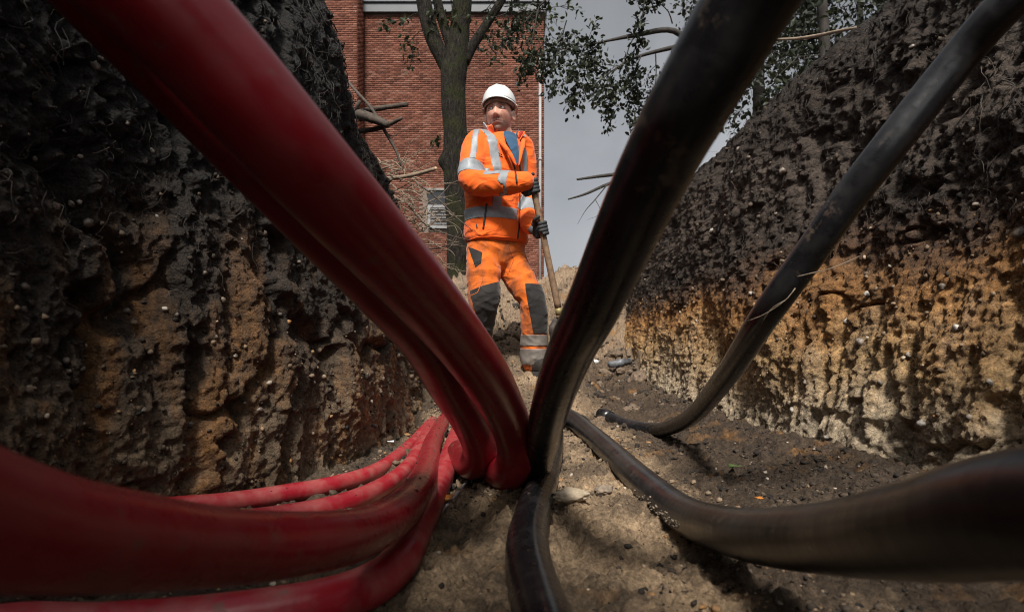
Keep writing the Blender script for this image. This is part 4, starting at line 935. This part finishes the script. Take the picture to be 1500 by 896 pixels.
# collar: a stand-up strip round the neck, open at the front, flared
def collar(c, r0, r1, h, a0, a1, name, mat, parent, thick=.008, tilt=(0, 0), wav=.0, peak=0.0):
    n = 40; a = np.linspace(a0, a1, n); V = []
    for lvl, (rr, z) in enumerate(((r0, 0), (r0*.98, h*.45), (r1, h), (r1-thick, h+.002), (r0*.98-thick, h*.45), (r0-thick, 0))):
        k = np.clip(1-np.minimum(a-a0, a1-a)/.7, 0, 1)
        zz = z*(1+peak*k**2)+tilt[0]*np.cos(a)*rr+tilt[1]*np.sin(a)*rr; r2 = rr*(1+wav*np.sin(a*5+1)*z/h+.55*k**2*(z/h)**1.5)
        V.append(np.stack([c[0]+np.sin(a)*r2, c[1]-np.cos(a)*r2, c[2]+zz], 1))
    V = np.array(V); v = V.reshape(-1, 3); f = grid_faces(6, n); ends = np.array([(0, n, 4*n, 5*n), (n, 2*n, 3*n, 4*n), (n-1, 6*n-1, 5*n-1, 2*n-1), (2*n-1, 5*n-1, 4*n-1, 3*n-1)])
    b = Bag(); b.add(v, np.vstack([f, ends])); o = b.obj(name, M[mat], parent); md = o.modifiers.new('s', 'SUBSURF'); md.levels = 1; md.render_levels = 1; return o
CB = W(736, 212, .01)
# angle 0 faces the camera, positive towards image right; the opening faces image right
collar(CB, .104, .112, .105, R(66), R(338), 'collar', 'orange', jacket, tilt=(-.36, -.22), wav=.03, peak=.0)
collar(CB+np.array((0, 0, .003)), .095, .101, .102, R(68), R(336), 'collar_lining', 'red_cloth', jacket, tilt=(-.36, -.22))
collar(CB+np.array((-.012, .02, .028)), .096, .112, .085, R(140), R(318), 'hood', 'hood', jacket, thick=.014, wav=.05)
collar(CB+np.array((.004, -.004, .0)), .084, .088, .10, R(52), R(352), 'shirt_collar', 'blue', person, tilt=(-.34, -.2), peak=.0, wav=.02)
# --- trousers
TR_ = Bag()
loft(TR_, [(W(727, 340), .170, .125, yaw), (W(727, 355), .192, .143, yaw), (W(726, 372), .192, .145, yaw), (W(727, 388), .165, .125, yaw), (W(730, 397), .10, .08, yaw)])
RK, RA = W(709, 440, -.14), W(689, 536, .06); LK, LA = W(779, 438, -.06), W(783, 527, .02)
limb(TR_, [W(708, 366, -.05), W(708, 395, -.09), W(708, 420, -.12), RK, W(704, 470, -.08), W(697, 500, -.01), RA], [.110, .108, .098, .092, .086, .082, .080])
limb(TR_, [W(741, 368, .04), W(754, 395, .01), W(768, 420, -.03), LK, W(782, 462, -.05), W(783, 495, -.01), LA], [.110, .103, .092, .086, .082, .084, .084])
tm = remesh(TR_, .008, 5)
wrinkle(tm, .013, 10, 300, lambda v: .5+.6*np.exp(-(np.minimum(np.linalg.norm(v-RK, axis=1), np.linalg.norm(v-LK, axis=1))/.12)**2)+.6*np.exp(-((v[:, 2]-LA[2])/.12)**2)+.4*np.exp(-(np.linalg.norm(v-W(735, 390), axis=1)/.1)**2))
trousers = link('trousers', tm, M['orange_trousers'], person)
rleg = lambda v: np.asarray(v)[:, 0] < W(738, 0)[0]; lleg = lambda v: np.asarray(v)[:, 0] >= W(738, 0)[0]
patch(tm, [(W(700, 494, -.1), (0, 0, 1)), (W(715, 419, -.12), (.35, 0, -1)), (W(692, 440, -.2), (1, -.15, .30))], rleg, 'knee_pad', 'kneepad', trousers)
patch(tm, [(W(780, 489), (0, 0, 1)), (W(780, 416, -.1), (0, 0, -1)), (W(773, 440, -.13), (1, -.2, .16))], lleg, 'knee_pad', 'kneepad', trousers)
for k in (rleg, lleg):
    patch(tm, [(W(0, 506.5), (0, 0, 1)), (W(0, 491), (0, 0, -1))], k, 'reflective_band', 'tape_dirty', trousers)
    patch(tm, [(W(0, 534), (0, 0, 1)), (W(0, 511), (0, 0, -1))], k, 'reflective_band', 'tape_dirty', trousers)
patch(tm, [(W(692, 378, -.15), (1, 0, .35)), (W(706, 380, -.15), (-1, 0, .1)), (W(700, 391, -.15), (-.7, 0, 1)), (W(697, 366, -.15), (-.5, 0, -1)), (W(700, 380, 0), (0, -1, 0))], rleg, 'pocket_flap', 'kneepad', trousers)
tb_ = BVHTree.FromPolygons([tuple(x) for x in getv(tm).tolist()], [tuple(p.vertices) for p in tm.polygons])
ribbon([(707, 392), (707, 410), (700, 428), (690, 433)], .005, 'pocket_seam', 'orange_trousers', trousers, tree=tb_)
ribbon([(744, 358), (752, 380), (744, 402)], .005, 'side_seam', 'orange_trousers', trousers, tree=tb_)
# --- boots
def boot(ank, toe, name='boot'):
    b = Bag(); d = toe-ank; d[2] = 0; d /= np.linalg.norm(d); z0 = toe[2]
    limb(b, [ank+np.array((0, 0, .05)), ank+np.array((0, 0, -.03))], [.062, .066], 16)
    b2 = [ank+np.array((0, 0, -.04))-d*.02, ank*np.array((1, 1, 0))+np.array((0, 0, z0+.055))+d*.04, ank*np.array((1, 1, 0))+np.array((0, 0, z0+.045))+d*.13, ank*np.array((1, 1, 0))+np.array((0, 0, z0+.038))+d*.20]
    limb(b, b2, [.06, .055, .052, .042], 16)
    limb(b, [ank*np.array((1, 1, 0))+np.array((0, 0, z0+.04))-d*.05, ank*np.array((1, 1, 0))+np.array((0, 0, z0+.04))+d*.02], [.045, .05], 16)
    me = remesh(b, .008, 4); v = getv(me); v[:, 2] = np.maximum(v[:, 2], z0+.006); setv(me, v); o = link(name, me, M['boot'], person)
    s_ = Bag(); a = np.linspace(0, 6.283, 28, endpoint=False); base = ank*np.array((1, 1, 0))+np.array((0, 0, z0)); sdv = np.array((-d[1], d[0], 0))
    ring = lambda z, k: base+d*.075+d*(np.cos(a)[:, None]*.155*k)+sdv*(np.sin(a)[:, None]*(.052+.006*np.cos(a)[:, None])*k)+np.array((0, 0, z))
    v = np.vstack([ring(-.02, .98), ring(-.004, 1.02), ring(.018, 1.02), ring(.02, .9)]); f = grid_faces(4, 28, True); n_ = len(v); v = np.vstack([v, base+d*.075+np.array((0, 0, -.02))]); j = np.arange(28)
    s_.add(v, np.vstack([f, np.stack([(j+1) % 28, j, j*0+n_, j*0+n_], 1)])); s_.obj('sole', M['kneepad'], o)
boot(W(783, 527, .02), W(800, 549, -.10)); boot(W(689, 538, .06), W(700, 556, .0))
# --- shovel
SA, SB = W(775, 246, -.30), W(818, 452, -.16)
sdir = (SB-SA)/np.linalg.norm(SB-SA)
shv = empty('shovel', tuple(SB)); tag(shv, 'long wooden handled shovel gripped by the worker, its blade down in the soil', 'shovel')
M['shaft'] = simple('weathered ash wood', (.20, .125, .075), .6, 40, .35, (80, .4, .002))
M['brass'] = simple('worn yellowed ferrule', (.24, .19, .08), .55, 50, .3, None, .4)
M['steel'] = simple('muddy steel', (.11, .095, .085), .55, 30, .5, (50, .5, .003), .5)
b = Bag(); b.tube([SA+sdir*.05, SA+(SB-SA)*.5, SB], [.0185, .0195, .021], 14, .04); b.obj('shaft', M['shaft'], shv)
b = Bag(); b.tube([SB-sdir*.005, SB+sdir*.04], [.0225, .024], 14); b.obj('ferrule', M['brass'], shv)
b = Bag(); sdn = np.cross(sdir, (0, 1, 0)); sdn /= np.linalg.norm(sdn); nn = np.cross(sdn, sdir)
n1, n2 = 12, 9; V = []
for i in range(n1):
    t_ = i/(n1-1); hw = .085*min(1, .35+t_*3)*(1 if t_ < .6 else math.sqrt(max(0, 1-((t_-.6)/.42)**2)))
    for j in range(n2):
        u = (j/(n2-1)-.5)*2; V.append(SB+sdir*(.05+.26*t_)+sdn*hw*u+nn*(.025*u*u-.012*math.sin(t_*3)))
b.add(V, grid_faces(n1, n2)); bl = b.obj('blade', M['steel'], shv); md = bl.modifiers.new('s', 'SOLIDIFY'); md.thickness = .004
# --- gloves gripping the shaft
def glove(centre, wrist, label, flip=1):
    b = Bag(); ax = sdir; to = wrist-centre; to = to-ax*np.dot(to, ax); to /= np.linalg.norm(to); ot = np.cross(ax, to)
    R0 = .019
    pt = lambda s_, ang, rr: centre+ax*s_+(to*math.cos(ang)+ot*flip*math.sin(ang))*rr
    # palm lies against the shaft on the wrist side; fingers leave it and close round the wood
    for i in range(5):
        s_ = -.036+.018*i; b.tube([wrist*.25+(centre+to*.06+ax*s_*.8)*.75, pt(s_, .15, .046), pt(s_, -.45, .040)], [.026, .022, .017], 10)
    for i, ln in enumerate((.92, 1.0, .97, .82)):
        s_ = -.032+.0212*i; a = np.linspace(-.4, -.4-4.1*ln, 9); b.tube([pt(s_, q, R0+.0105) for q in a], np.linspace(.0128, .0108, 9), 8)
    a = np.linspace(.5, 2.7, 6); b.tube([pt(-.045-.006*k, q, R0+.017) for k, q in enumerate(a)], np.linspace(.0145, .0105, 6), 8)
    me = remesh(b, .0035, 3); o = link('glove', me, M['glove'], person)
    d = (wrist-centre); d /= np.linalg.norm(d); c = Bag(); c.tube([centre+to*.062-d*.0, wrist+d*.03], [.036, .043], 16); c.obj('glove_cuff', M['glove_grey'], o)
    return o
def on_shaft(py):
    t_ = (py-246)/(452-246); return SA+(SB-SA)*t_
glove(on_shaft(272), W(765, 267, -.31), 'r', 1); glove(on_shaft(333), W(775, 329, -.13), 'l', -1)
# --- head
HC = W(731.5, 169.5, -.03); HS = 1.12
hy = R(-11)                                  # turned towards image left
Fv = np.array((math.sin(hy), -math.cos(hy), .06)); Fv /= np.linalg.norm(Fv); Lv = np.array((math.cos(hy), math.sin(hy), .03)); Lv -= Fv*np.dot(Lv, Fv); Lv /= np.linalg.norm(Lv); Uv = np.cross(Lv, Fv)*-1
if Uv[2] < 0: Uv = -Uv
def H(l, f_, u): return HC+HS*(Lv*l+Fv*f_+Uv*u)
def head_shape():
    nu, nv_ = 110, 150; th = np.linspace(.001, math.pi-.001, nu)[:, None]; ph = np.linspace(0, 2*math.pi, nv_, endpoint=False)[None]
    x = np.sin(th)*np.sin(ph); y = np.sin(th)*np.cos(ph); z = np.cos(th)*np.ones_like(ph)
    X_ = x*.072; Y_ = y*.096; Z_ = z*.122
    low = sst(0, 1, -z); X_ = X_*(1-.20*low*sst(-.2, .6, y)-.06*low); Y_ = Y_*(1-.16*low*(y < 0))+.006*low*(y > 0)
    # flatten the face
    front = sst(.35, .95, y); Y_ = Y_-.010*front*(1-sst(.1, .5, np.abs(X_)/.08))*0
    g = lambda cx, cz, sx, sz: np.exp(-((np.abs(X_)-cx)/sx)**2-((Z_-cz)/sz)**2)*(y > 0)
    d = 0
    nose = np.interp(-Z_, [-.04, -.012, .012, .034, .044, .052], [0, .22, .62, 1.0, .75, 0]); d = d+.025*nose*np.exp(-(X_/(.0105+.006*sst(.0, .034, -Z_)))**2)*(y > 0)
    d = d+.006*g(.014, -.040, .008, .008)
    d = d-.0165*g(.032, .007, .0165, .0115)                         # sockets
    d = d+.0085*g(.030, .026, .020, .008)                          # brows
    d = d+.006*g(.046, -.022, .018, .018)                          # cheekbones
    d = d-.005*g(.040, -.058, .014, .020)
    d = d+.0055*np.exp(-(X_/.021)**2)*(np.exp(-((Z_+.062)/.0045)**2)+np.exp(-((Z_+.073)/.005)**2)-1.2*np.exp(-((Z_+.0675)/.0022)**2))*(y > 0)
    d = d-.004*np.exp(-(X_/.02)**2-((Z_+.085)/.005)**2)*(y > 0)
    d = d+.010*np.exp(-(X_/.022)**2-((Z_+.106)/.014)**2)*(y > 0)
    d = d-.006*g(.027, -.050, .005, .014)                         # nasolabial fold
    d = d+.004*g(.036, -.012, .012, .006)                          # bags under the eyes
    Y_ = Y_+d
    return np.stack([X_, Y_, Z_], -1).reshape(-1, 3), grid_faces(nu, nv_, True)
hv_, hf = head_shape()
body = Bag(); body.add(HC+HS*(hv_[:, :1]*Lv+hv_[:, 1:2]*Fv+hv_[:, 2:]*Uv), hf[:, ::-1])
for s_ in (-1, 1):                            # ears
    e = Bag(); u = np.linspace(0, math.pi, 14)[:, None]; w2 = np.linspace(0, 6.283, 20, endpoint=False)[None]
    ex, ey, ez = (np.sin(u)*np.cos(w2)*.008).ravel(), (np.sin(u)*np.sin(w2)*.017).ravel(), (np.cos(u)*np.ones_like(w2)*.031).ravel()
    cup = np.clip(1-np.hypot(ey/.012, ez/.022), 0, 1)*.008
    body.add(HC+HS*(np.outer(s_*(.083+ex-cup*(ex > 0)-.35*ey), Lv)+np.outer(-.004+ey, Fv)+np.outer(-.008+ez, Uv)), grid_faces(14, 20, True))
limb(body, [H(0, -.02, -.06), W(737, 200, .0), W(733, 222, .02)], [.064, .064, .075])
loft(body, [(W(727, 372), .165, .12, yaw), (W(727, 340), .165, .12, yaw), (W(728, 300), .16, .115, yaw), (W(728, 250), .18, .115, yaw), (W(731, 224), .175, .10, yaw), (W(734, 210), .11, .08, yaw)])
limb(body, [SHR, ELR, WRR], [.055, .042, .028]); limb(body, [SHL, ELL, WRL], [.055, .042, .028])
limb(body, [W(708, 372, -.04), RK, RA], [.085, .06, .045]); limb(body, [W(742, 372, .04), LK, LA], [.085, .06, .045])
bm_ = remesh(body, .0036, 1, .4)
bv = getv(bm_); q = (bv-HC)/HS; l_, f_, u_ = q@Lv, q@Fv, q@Uv
col = np.tile(np.array((.62, .34, .25)), (len(bv), 1)); face = (f_ > .02) & (np.abs(l_) < .09)
def paint(mask, c): 
    m = np.clip(mask, 0, 1)[:, None]; col[:] = col*(1-m)+np.array(c)*m
rr_ = fbm(bv*220, 2, 3)
paint(.85*np.clip(1.6*np.exp(-(l_/.062)**4-((u_+.090)/.036)**4), 0, 1)*(f_ > -.01)*(.95+.15*rr_), (.115, .078, .064))          # stubble
paint(.9*np.exp(-(l_/.030)**4-((u_+.054)/.007)**2)*(f_ > .03), (.085, .06, .05))                     # moustache shadow
paint(1.0*np.exp(-((np.abs(l_)-.031)/.020)**4-((u_-.0265)/.0070)**2)*(f_ > .02), (.03, .021, .016))  # eyebrows
paint(.6*np.exp(-((np.abs(l_)-.032)/.019)**2-((u_-.006)/.012)**2)*(f_ > .02), (.20, .08, .06))  # shade of the eye sockets painted into the skin
paint(.7*np.exp(-((np.abs(l_)-.009)/.006)**2-((u_+.047)/.004)**2)*(f_ > .02), (.10, .035, .03))  # nostril shadow painted into the skin colour
paint(.5*np.exp(-((np.abs(l_)-.028-(-.03-u_)*.15)/.0035)**2-((u_+.052)/.016)**2)*(f_ > .02), (.24, .09, .07))  # crease shade painted along the nasolabial folds
paint(.5*np.exp(-((np.abs(l_)-.036)/.015)**2-((u_+.012)/.004)**2)*(f_ > .02), (.28, .11, .085))     # darker line across the eye bags
paint(.75*np.exp(-(l_/.02)**4-((u_+.0675)/.0085)**2)*(f_ > .03), (.36, .12, .10))                     # lips
paint(.9*np.exp(-(l_/.019)**4-((u_+.0675)/.0018)**2)*(f_ > .03), (.05, .018, .015))  # shade painted along the line between the lips
paint(.35*np.exp(-((np.abs(l_)-.045)/.02)**2-((u_+.02)/.02)**2)*(f_ > .0), (.55, .17, .12))
paint(.4*np.exp(-(l_/.012)**2-((u_+.035)/.014)**2)*(f_ > .07), (.52, .15, .11))
paint(.7*((u_ > -.02) & (u_ < .06) & (np.abs(l_) > .055) & (f_ < .018) & (f_ > -.1)).astype(float)*(.7+.5*rr_)*(np.abs(l_) < .086), (.20, .18, .17))        # short greying hair at the sides
ca = bm_.color_attributes.new('tint', 'FLOAT_COLOR', 'POINT'); ca.data.foreach_set('color', np.hstack([col, np.ones((len(col), 1))]).astype(np.float32).ravel())
bo = link('body', bm_, M['skin'], person)
for s_ in (-1, 1):
    c = H(s_*.032, .0725, .0055); e = Bag(); u = np.linspace(0, math.pi, 12)[:, None]; w2 = np.linspace(0, 6.283, 18, endpoint=False)[None]
    sp = np.stack([np.sin(u)*np.cos(w2), np.sin(u)*np.sin(w2), np.cos(u)*np.ones_like(w2)], -1).reshape(-1, 3); e.add(c+sp*.0125*HS, grid_faces(12, 18, True)[:, ::-1]); eo = e.obj('eye', M['eye'], bo)
    g_ = Fv*.93+Lv*-.30+Uv*.05; g_ /= np.linalg.norm(g_); ic = c+g_*.0095*HS; e = Bag(); e.add(ic+sp*.0052*HS, grid_faces(12, 18, True)[:, ::-1]); e.obj('iris', M['iris'], eo)
    for z_, nm in ((.0165, 'upper'), (-.0045, 'lower')):
        pts = [H(s_*.032+dx, .0795-abs(dx)*.33, .0055+(.0085 if nm == 'upper' else -.0078)*(1-(dx/.019)**2)) for dx in np.linspace(-.018, .018, 7)]
        e = Bag(); e.tube(pts, [.002, .0032, .0036, .0038, .0036, .0032, .002], 8); me = e.mesh('eyelid'); cc = me.color_attributes.new('tint', 'FLOAT_COLOR', 'POINT'); cc.data.foreach_set('color', np.tile((.34, .15, .105, 1), len(me.vertices)).astype(np.float32)); link('eyelid', me, M['skin'], bo)
# --- blue shirt front showing in the open collar
b = Bag()
rows = ((748, 194, -.07, .05), (750, 204, -.12, .05), (753, 214, -.15, .040), (755, 227, -.168, .022), (757, 243, -.165, .003))
n_ = 10; V = []
for (x_, y_, dd_, wd) in rows:
    for j in range(n_):
        u = (j/(n_-1)-.5)*2; V.append(W(x_, y_, dd_)+LAT*wd*u-FRN*(.4*wd*u*u)+FRN*.008)
b.add(V, grid_faces(5, n_)); o = b.obj('shirt', M['blue'], person); md = o.modifiers.new('s', 'SOLIDIFY'); md.thickness = .006; md.offset = -1
md = o.modifiers.new('d', 'SUBSURF'); md.levels = 2; md.render_levels = 2
b = Bag(); b.tube([W(727, 203, -.12), W(737, 212, -.165), W(748, 227, -.185), W(757, 244, -.18)], [.014, .015, .013, .006], 10, .01); lp_ = b.obj('lapel', M['orange'], jacket)
b = Bag(); b.tube([W(731, 202, -.13), W(740, 212, -.175), W(750, 227, -.19), W(757, 242, -.183)], [.004, .004, .004, .003], 8, .01); b.obj('piping', M['black_trim'], lp_)
b = Bag(); b.tube([W(767, 202, .0), W(766, 212, -.07), W(763, 226, -.13), W(759, 243, -.165)], [.012, .015, .013, .006], 10, .01); b.obj('lapel', M['orange'], jacket)
# --- helmet
hm = empty('helmet', (0, 0, 0)); bpy.data.objects.remove(hm)
def hel(l, f_, u): return H(l, f_, u)
nu, nv_ = 30, 72; V = []
a = np.linspace(0, 2*math.pi, nv_, endpoint=False)
for i in range(nu):
    t_ = i/(nu-1)*math.pi/2; rr = math.cos(t_)**.85; zz = math.sin(t_)**.95
    rid = .004*np.exp(-(np.sin(a)*rr*.1/.012)**2)*(rr < .96)*1.0
    side = .0025*(np.exp(-((np.sin(a)*rr*.1-.045)/.006)**2)+np.exp(-((np.sin(a)*rr*.1+.045)/.006)**2))*(rr < .97)
    x = np.sin(a)*.096*rr; y = np.cos(a)*.122*rr-.006; z = .058+(.106*zz)+rid+side
    V.append(HC+HS*(np.outer(x, Lv)+np.outer(y, Fv)+np.outer(z, Uv)))
b = Bag(); b.add(np.vstack(V), grid_faces(nu, nv_, True)); helm = b.obj('helmet', M['helmet'], person); md = helm.modifiers.new('s', 'SOLIDIFY'); md.thickness = .004; md.offset = -1
V = []
for (k, dz) in ((1.0, .004), (1.055, -.001), (1.09, -.005), (1.095, -.012), (1.06, -.010), (.985, -.004)):
    pk = 1+.09*np.clip(np.cos(a), 0, 1)**3*(k > 1.02); x = np.sin(a)*.096*k; y = np.cos(a)*.122*k*pk-.006; z = .058+dz-.012*np.clip(-np.cos(a), 0, 1)-.010*np.abs(np.sin(a))**2-.006*np.clip(np.cos(a), 0, 1)**3*(k > 1.02)
    V.append(HC+HS*(np.outer(x, Lv)+np.outer(y, Fv)+np.outer(z, Uv)))
b = Bag(); b.add(np.vstack(V), grid_faces(6, nv_, True)); br = b.obj('brim', M['helmet'], helm)
V = []
for (k, z0) in ((.90, .055), (.90, .038), (.885, .038), (.885, .055)):
    V.append(HC+HS*(np.outer(np.sin(a)*.096*k, Lv)+np.outer(np.cos(a)*.122*k*.93-.008, Fv)+np.outer(0*a+z0-.004*np.abs(np.sin(a)), Uv)))
b = Bag(); b.add(np.vstack(V), grid_faces(4, nv_, True)); b.obj('headband', M['helmet_in'], helm)
for s_ in (-1, 1):
    b = Bag(); b.tube([hel(s_*.086, .02, .03), hel(s_*.083, .012, -.02), hel(s_*.074, .014, -.055)], .0035, 8, .01); 
    c = hel(s_*.094, -.02, .055); b = Bag(); b.tube([c-HS*Lv*s_*.006-Uv*.0, c+HS*Lv*s_*.007], [.011, .010], 12); b.obj('rivet', M['helmet_in'], helm)
# ---------------------------------------------------------------- small things on the trench floor
def on_floor(px, py):
    h = hit(px, py, BF); return np.array(h[0]), np.array(h[1])
M['stone'] = simple('pale limestone', (.46, .37, .26), .8, 30, .35, (50, .8, .01))
M['dead_leaf'] = simple('fallen orange leaf', (.42, .15, .02), .6, 40, .3)
M['green_leaf'] = simple('fallen green leaf', (.10, .15, .05), .5, 40, .3)
M['wire'] = simple('pale grey cable', (.34, .33, .33), .45, 60, .25)
M['tie'] = simple('dark binding wire', (.03, .026, .024), .5)
M['grey_plastic'] = simple('dull grey plastic', (.11, .115, .125), .5, 40, .5)
M['white_scrap'] = simple('white plastic scrap', (.55, .57, .60), .5)
M['mud'] = simple('dried mud', (.20, .155, .115), .95, 60, .35, (90, .9, .006))
def rock(name, px, py, size, mat, label, cat, sq=(1, 1, .5), rz=0., seed=1, sub=4):
    p, n = on_floor(px, py); bm = bmesh.new(); bmesh.ops.create_icosphere(bm, subdivisions=sub, radius=1)
    v = np.array([x.co for x in bm.verts]); c = 1+.30*fbm(v*1.2+seed, 3, seed)+.10*fbm(v*5, 3, seed+1)
    cw, _ = worley(v*1.6+seed, seed); c = c-.18*cw
    v = v*c[:, None]*np.array(sq)*size
    ca, sa = math.cos(rz), math.sin(rz); v = np.stack([v[:, 0]*ca-v[:, 1]*sa, v[:, 0]*sa+v[:, 1]*ca, v[:, 2]], 1)+p+np.array((0, 0, size*sq[2]*.35))
    for q, x in zip(bm.verts, v): q.co = x
    me = bpy.data.meshes.new(name); bm.to_mesh(me); bm.free()
    for f in me.polygons: f.use_smooth = True
    return tag(link(name, me, M[mat]), label, cat)
rock('flat_stone', 836, 729, .052, 'stone', 'flat pale limestone lying beside the centre black conduit', 'stone', (1.05, .55, .34), .1, 3)
rock('soil_clod', 885, 660+60, .03, 'mud', 'small dry clod of sand between the two floor conduits', 'clod', (1, .8, .5), .4, 8)
rock('grey_pebble', 872, 531, .03, 'white_scrap', 'smooth white pebble on the dark soil behind the black conduits', 'pebble', (1, .8, .75), .2, 5, 3)
for (px, py, s, mat, lab, cat, rz) in ((652, 737, .05, 'dead_leaf', 'orange autumn leaf on the floor beside the red conduits', 'leaf', .3), (1112, 737, .022, 'dead_leaf', 'tiny orange leaf scrap on the dark soil by the right wall', 'leaf', 1.2), (1075, 690, .045, 'green_leaf', 'fallen green leaf at the foot of the right wall', 'leaf', 2.2), (572, 652, .03, 'white_scrap', 'small white plastic scrap at the foot of the left wall', 'scrap', .9)):
    p, n = on_floor(px, py); u = np.linspace(0, 1, 9); V = []
    for t_ in u:
        wd = .42*math.sin(math.pi*t_**.8)*(1+.18*math.sin(t_*22))+.01
        for j in (-1, -.5, 0, .5, 1): V.append((j*wd, t_-.5, .10*abs(j)+.08*math.sin(t_*3)+.03*math.sin(j*5+t_*7)))
    V = np.array(V)*s; ca, sa = math.cos(rz), math.sin(rz); V = np.stack([V[:, 0]*ca-V[:, 1]*sa, V[:, 0]*sa+V[:, 1]*ca, V[:, 2]], 1)+p+np.array((0, 0, .012))
    nm = 'fallen_leaf' if cat == 'leaf' else 'plastic_scrap'
    b = Bag(); b.add(V, grid_faces(9, 5)); o = b.obj(nm, M[mat]); tag(o, lab, cat); md = o.modifiers.new('s', 'SOLIDIFY'); md.thickness = .001
# thin cable lying on the floor, partly buried
pts = []
for px, py, dz in ((700, 692, .012), (688, 706, .012), (668, 730, .010), (646, 752, .004), (628, 772, -.014), (612, 787, .004), (590, 806, .010), (562, 832, .010), (535, 858, .008), (505, 890, .008)):
    p, n = on_floor(px, py); pts.append(p+np.array((0, 0, dz)))
b = Bag(); b.tube(pts, .0042, 8, .01); tag(b.obj('thin_cable', M['wire']), 'thin pale grey cable lying on the soil beside the red conduits', 'cable')
# binding wire round two red conduits
c = at(668, 643, 2.36); a = np.linspace(0, 6.5, 30); tw = R(20)
b = Bag(); ring = [c+np.array((math.cos(q)*.057*math.cos(tw), .02*math.sin(q*.5)+.012*math.cos(q), math.sin(q)*.056)) for q in a]; ring += [ring[-1]+np.array((.02, -.01, .008)), ring[-1]+np.array((.05, -.012, -.006))]
b.tube(ring, .0022, 6); tag(b.obj('binding_wire', M['tie']), 'dark wire tied round a red conduit at the back of the bundle', 'wire')
# wire lying over the far end of the right-hand conduit
p0 = [at(842, 605, 2.78), at(855, 609, 2.66), at(868, 622, 2.5), at(872, 640, 2.40)]
b = Bag(); b.tube(p0, .0025, 6, .01); tag(b.obj('loose_wire', M['tie']), 'loose dark wire draped over the far end of the right black conduit', 'wire')
b = Bag(); b.tube([at(868, 600, 3.0)+np.array((0, 0, .0)), at(900, 604, 3.0), at(930, 612, 2.95)], .002, 6, .01)
# collar and ends on ducts
b = Bag(); q0, q1 = at(885, 608.7, 3.02), at(893, 612.4, 2.975); b.tube([q0, q1], [DS/2+.006, DS/2+.006], 24); b.obj('end_collar', M['black'], Ee)
g = np.random.default_rng(5); v, f = [], []
P = []; r = []
for k in range(240):
    t_ = g.random(); px = 925+t_*70+g.normal()*3; py = 722+t_*52+g.normal()*5
    h = None
    P.append((px, py))
bd = bvh(Dd); PP = []
for px, py in P:
    h = hit(px, py, bd)
    if h: PP.append(np.array(h[0]))
if PP:
    PP = np.array(PP); v, f = lumps(PP, .0012+.0035*g.random(len(PP))**2, 3, .5); o = link('mud_smear', mesh_np('mud_smear', v, f, smooth=False), M['mud'], Dd); tag(o, kind='stuff')
# offcut of grey pipe by the right wall
p, n = on_floor(908, 537); d = np.array((.85, .45, .12)); d /= np.linalg.norm(d); p = p+np.array((0, 0, .03))
b = Bag(); b.tube([p-d*.10, p-d*.02, p-d*.018, p+d*.02, p+d*.022, p+d*.10], [.026, .026, .032, .032, .026, .026], 18); o = b.obj('pipe_offcut', M['grey_plastic']); tag(o, 'short offcut of grey pipe lying at the far foot of the right wall', 'pipe')
# bigger clods thrown up on the ramp and under the right bank
pm2 = []
for k in range(4):
    bm = bmesh.new(); bmesh.ops.create_icosphere(bm, subdivisions=3, radius=1); v = np.array([x.co for x in bm.verts]); c = 1+.35*fbm(v*1.3+k*7, 3, k)+.25*fbm(v*3, 3, k+9)-.3*worley(v*1.5+k, k)[0]
    for q, x in zip(bm.verts, v*c[:, None]*np.array((1, .85, .65))): q.co = x
    me = bpy.data.meshes.new('soil_clod'); bm.to_mesh(me); bm.free()
    for pl in me.polygons: pl.use_smooth = True
    me.materials.append(M['clod_dark'] if k == 3 else M['clod_sand']); pm2.append(me)
g = np.random.default_rng(8); n = 0
for k in range(240):
    y = math.exp(g.uniform(math.log(2.6), math.log(7.5))); x = g.uniform(XL(y)+.05, XR(y)-.03)
    if y < 3.4 and x < .35: continue
    r_ = .018+.075*g.random()**2.5*(1 if y > 4 else .5); o = bpy.data.objects.new('soil_clod', pm2[k % 4]); C.objects.link(o); o.parent = fl
    o.location = (x, y, float(floor_at(x, y))-r_*.15); o.scale = (r_, r_, r_); o.rotation_euler = (g.uniform(-.4, .4), g.uniform(-.4, .4), g.uniform(0, 6))
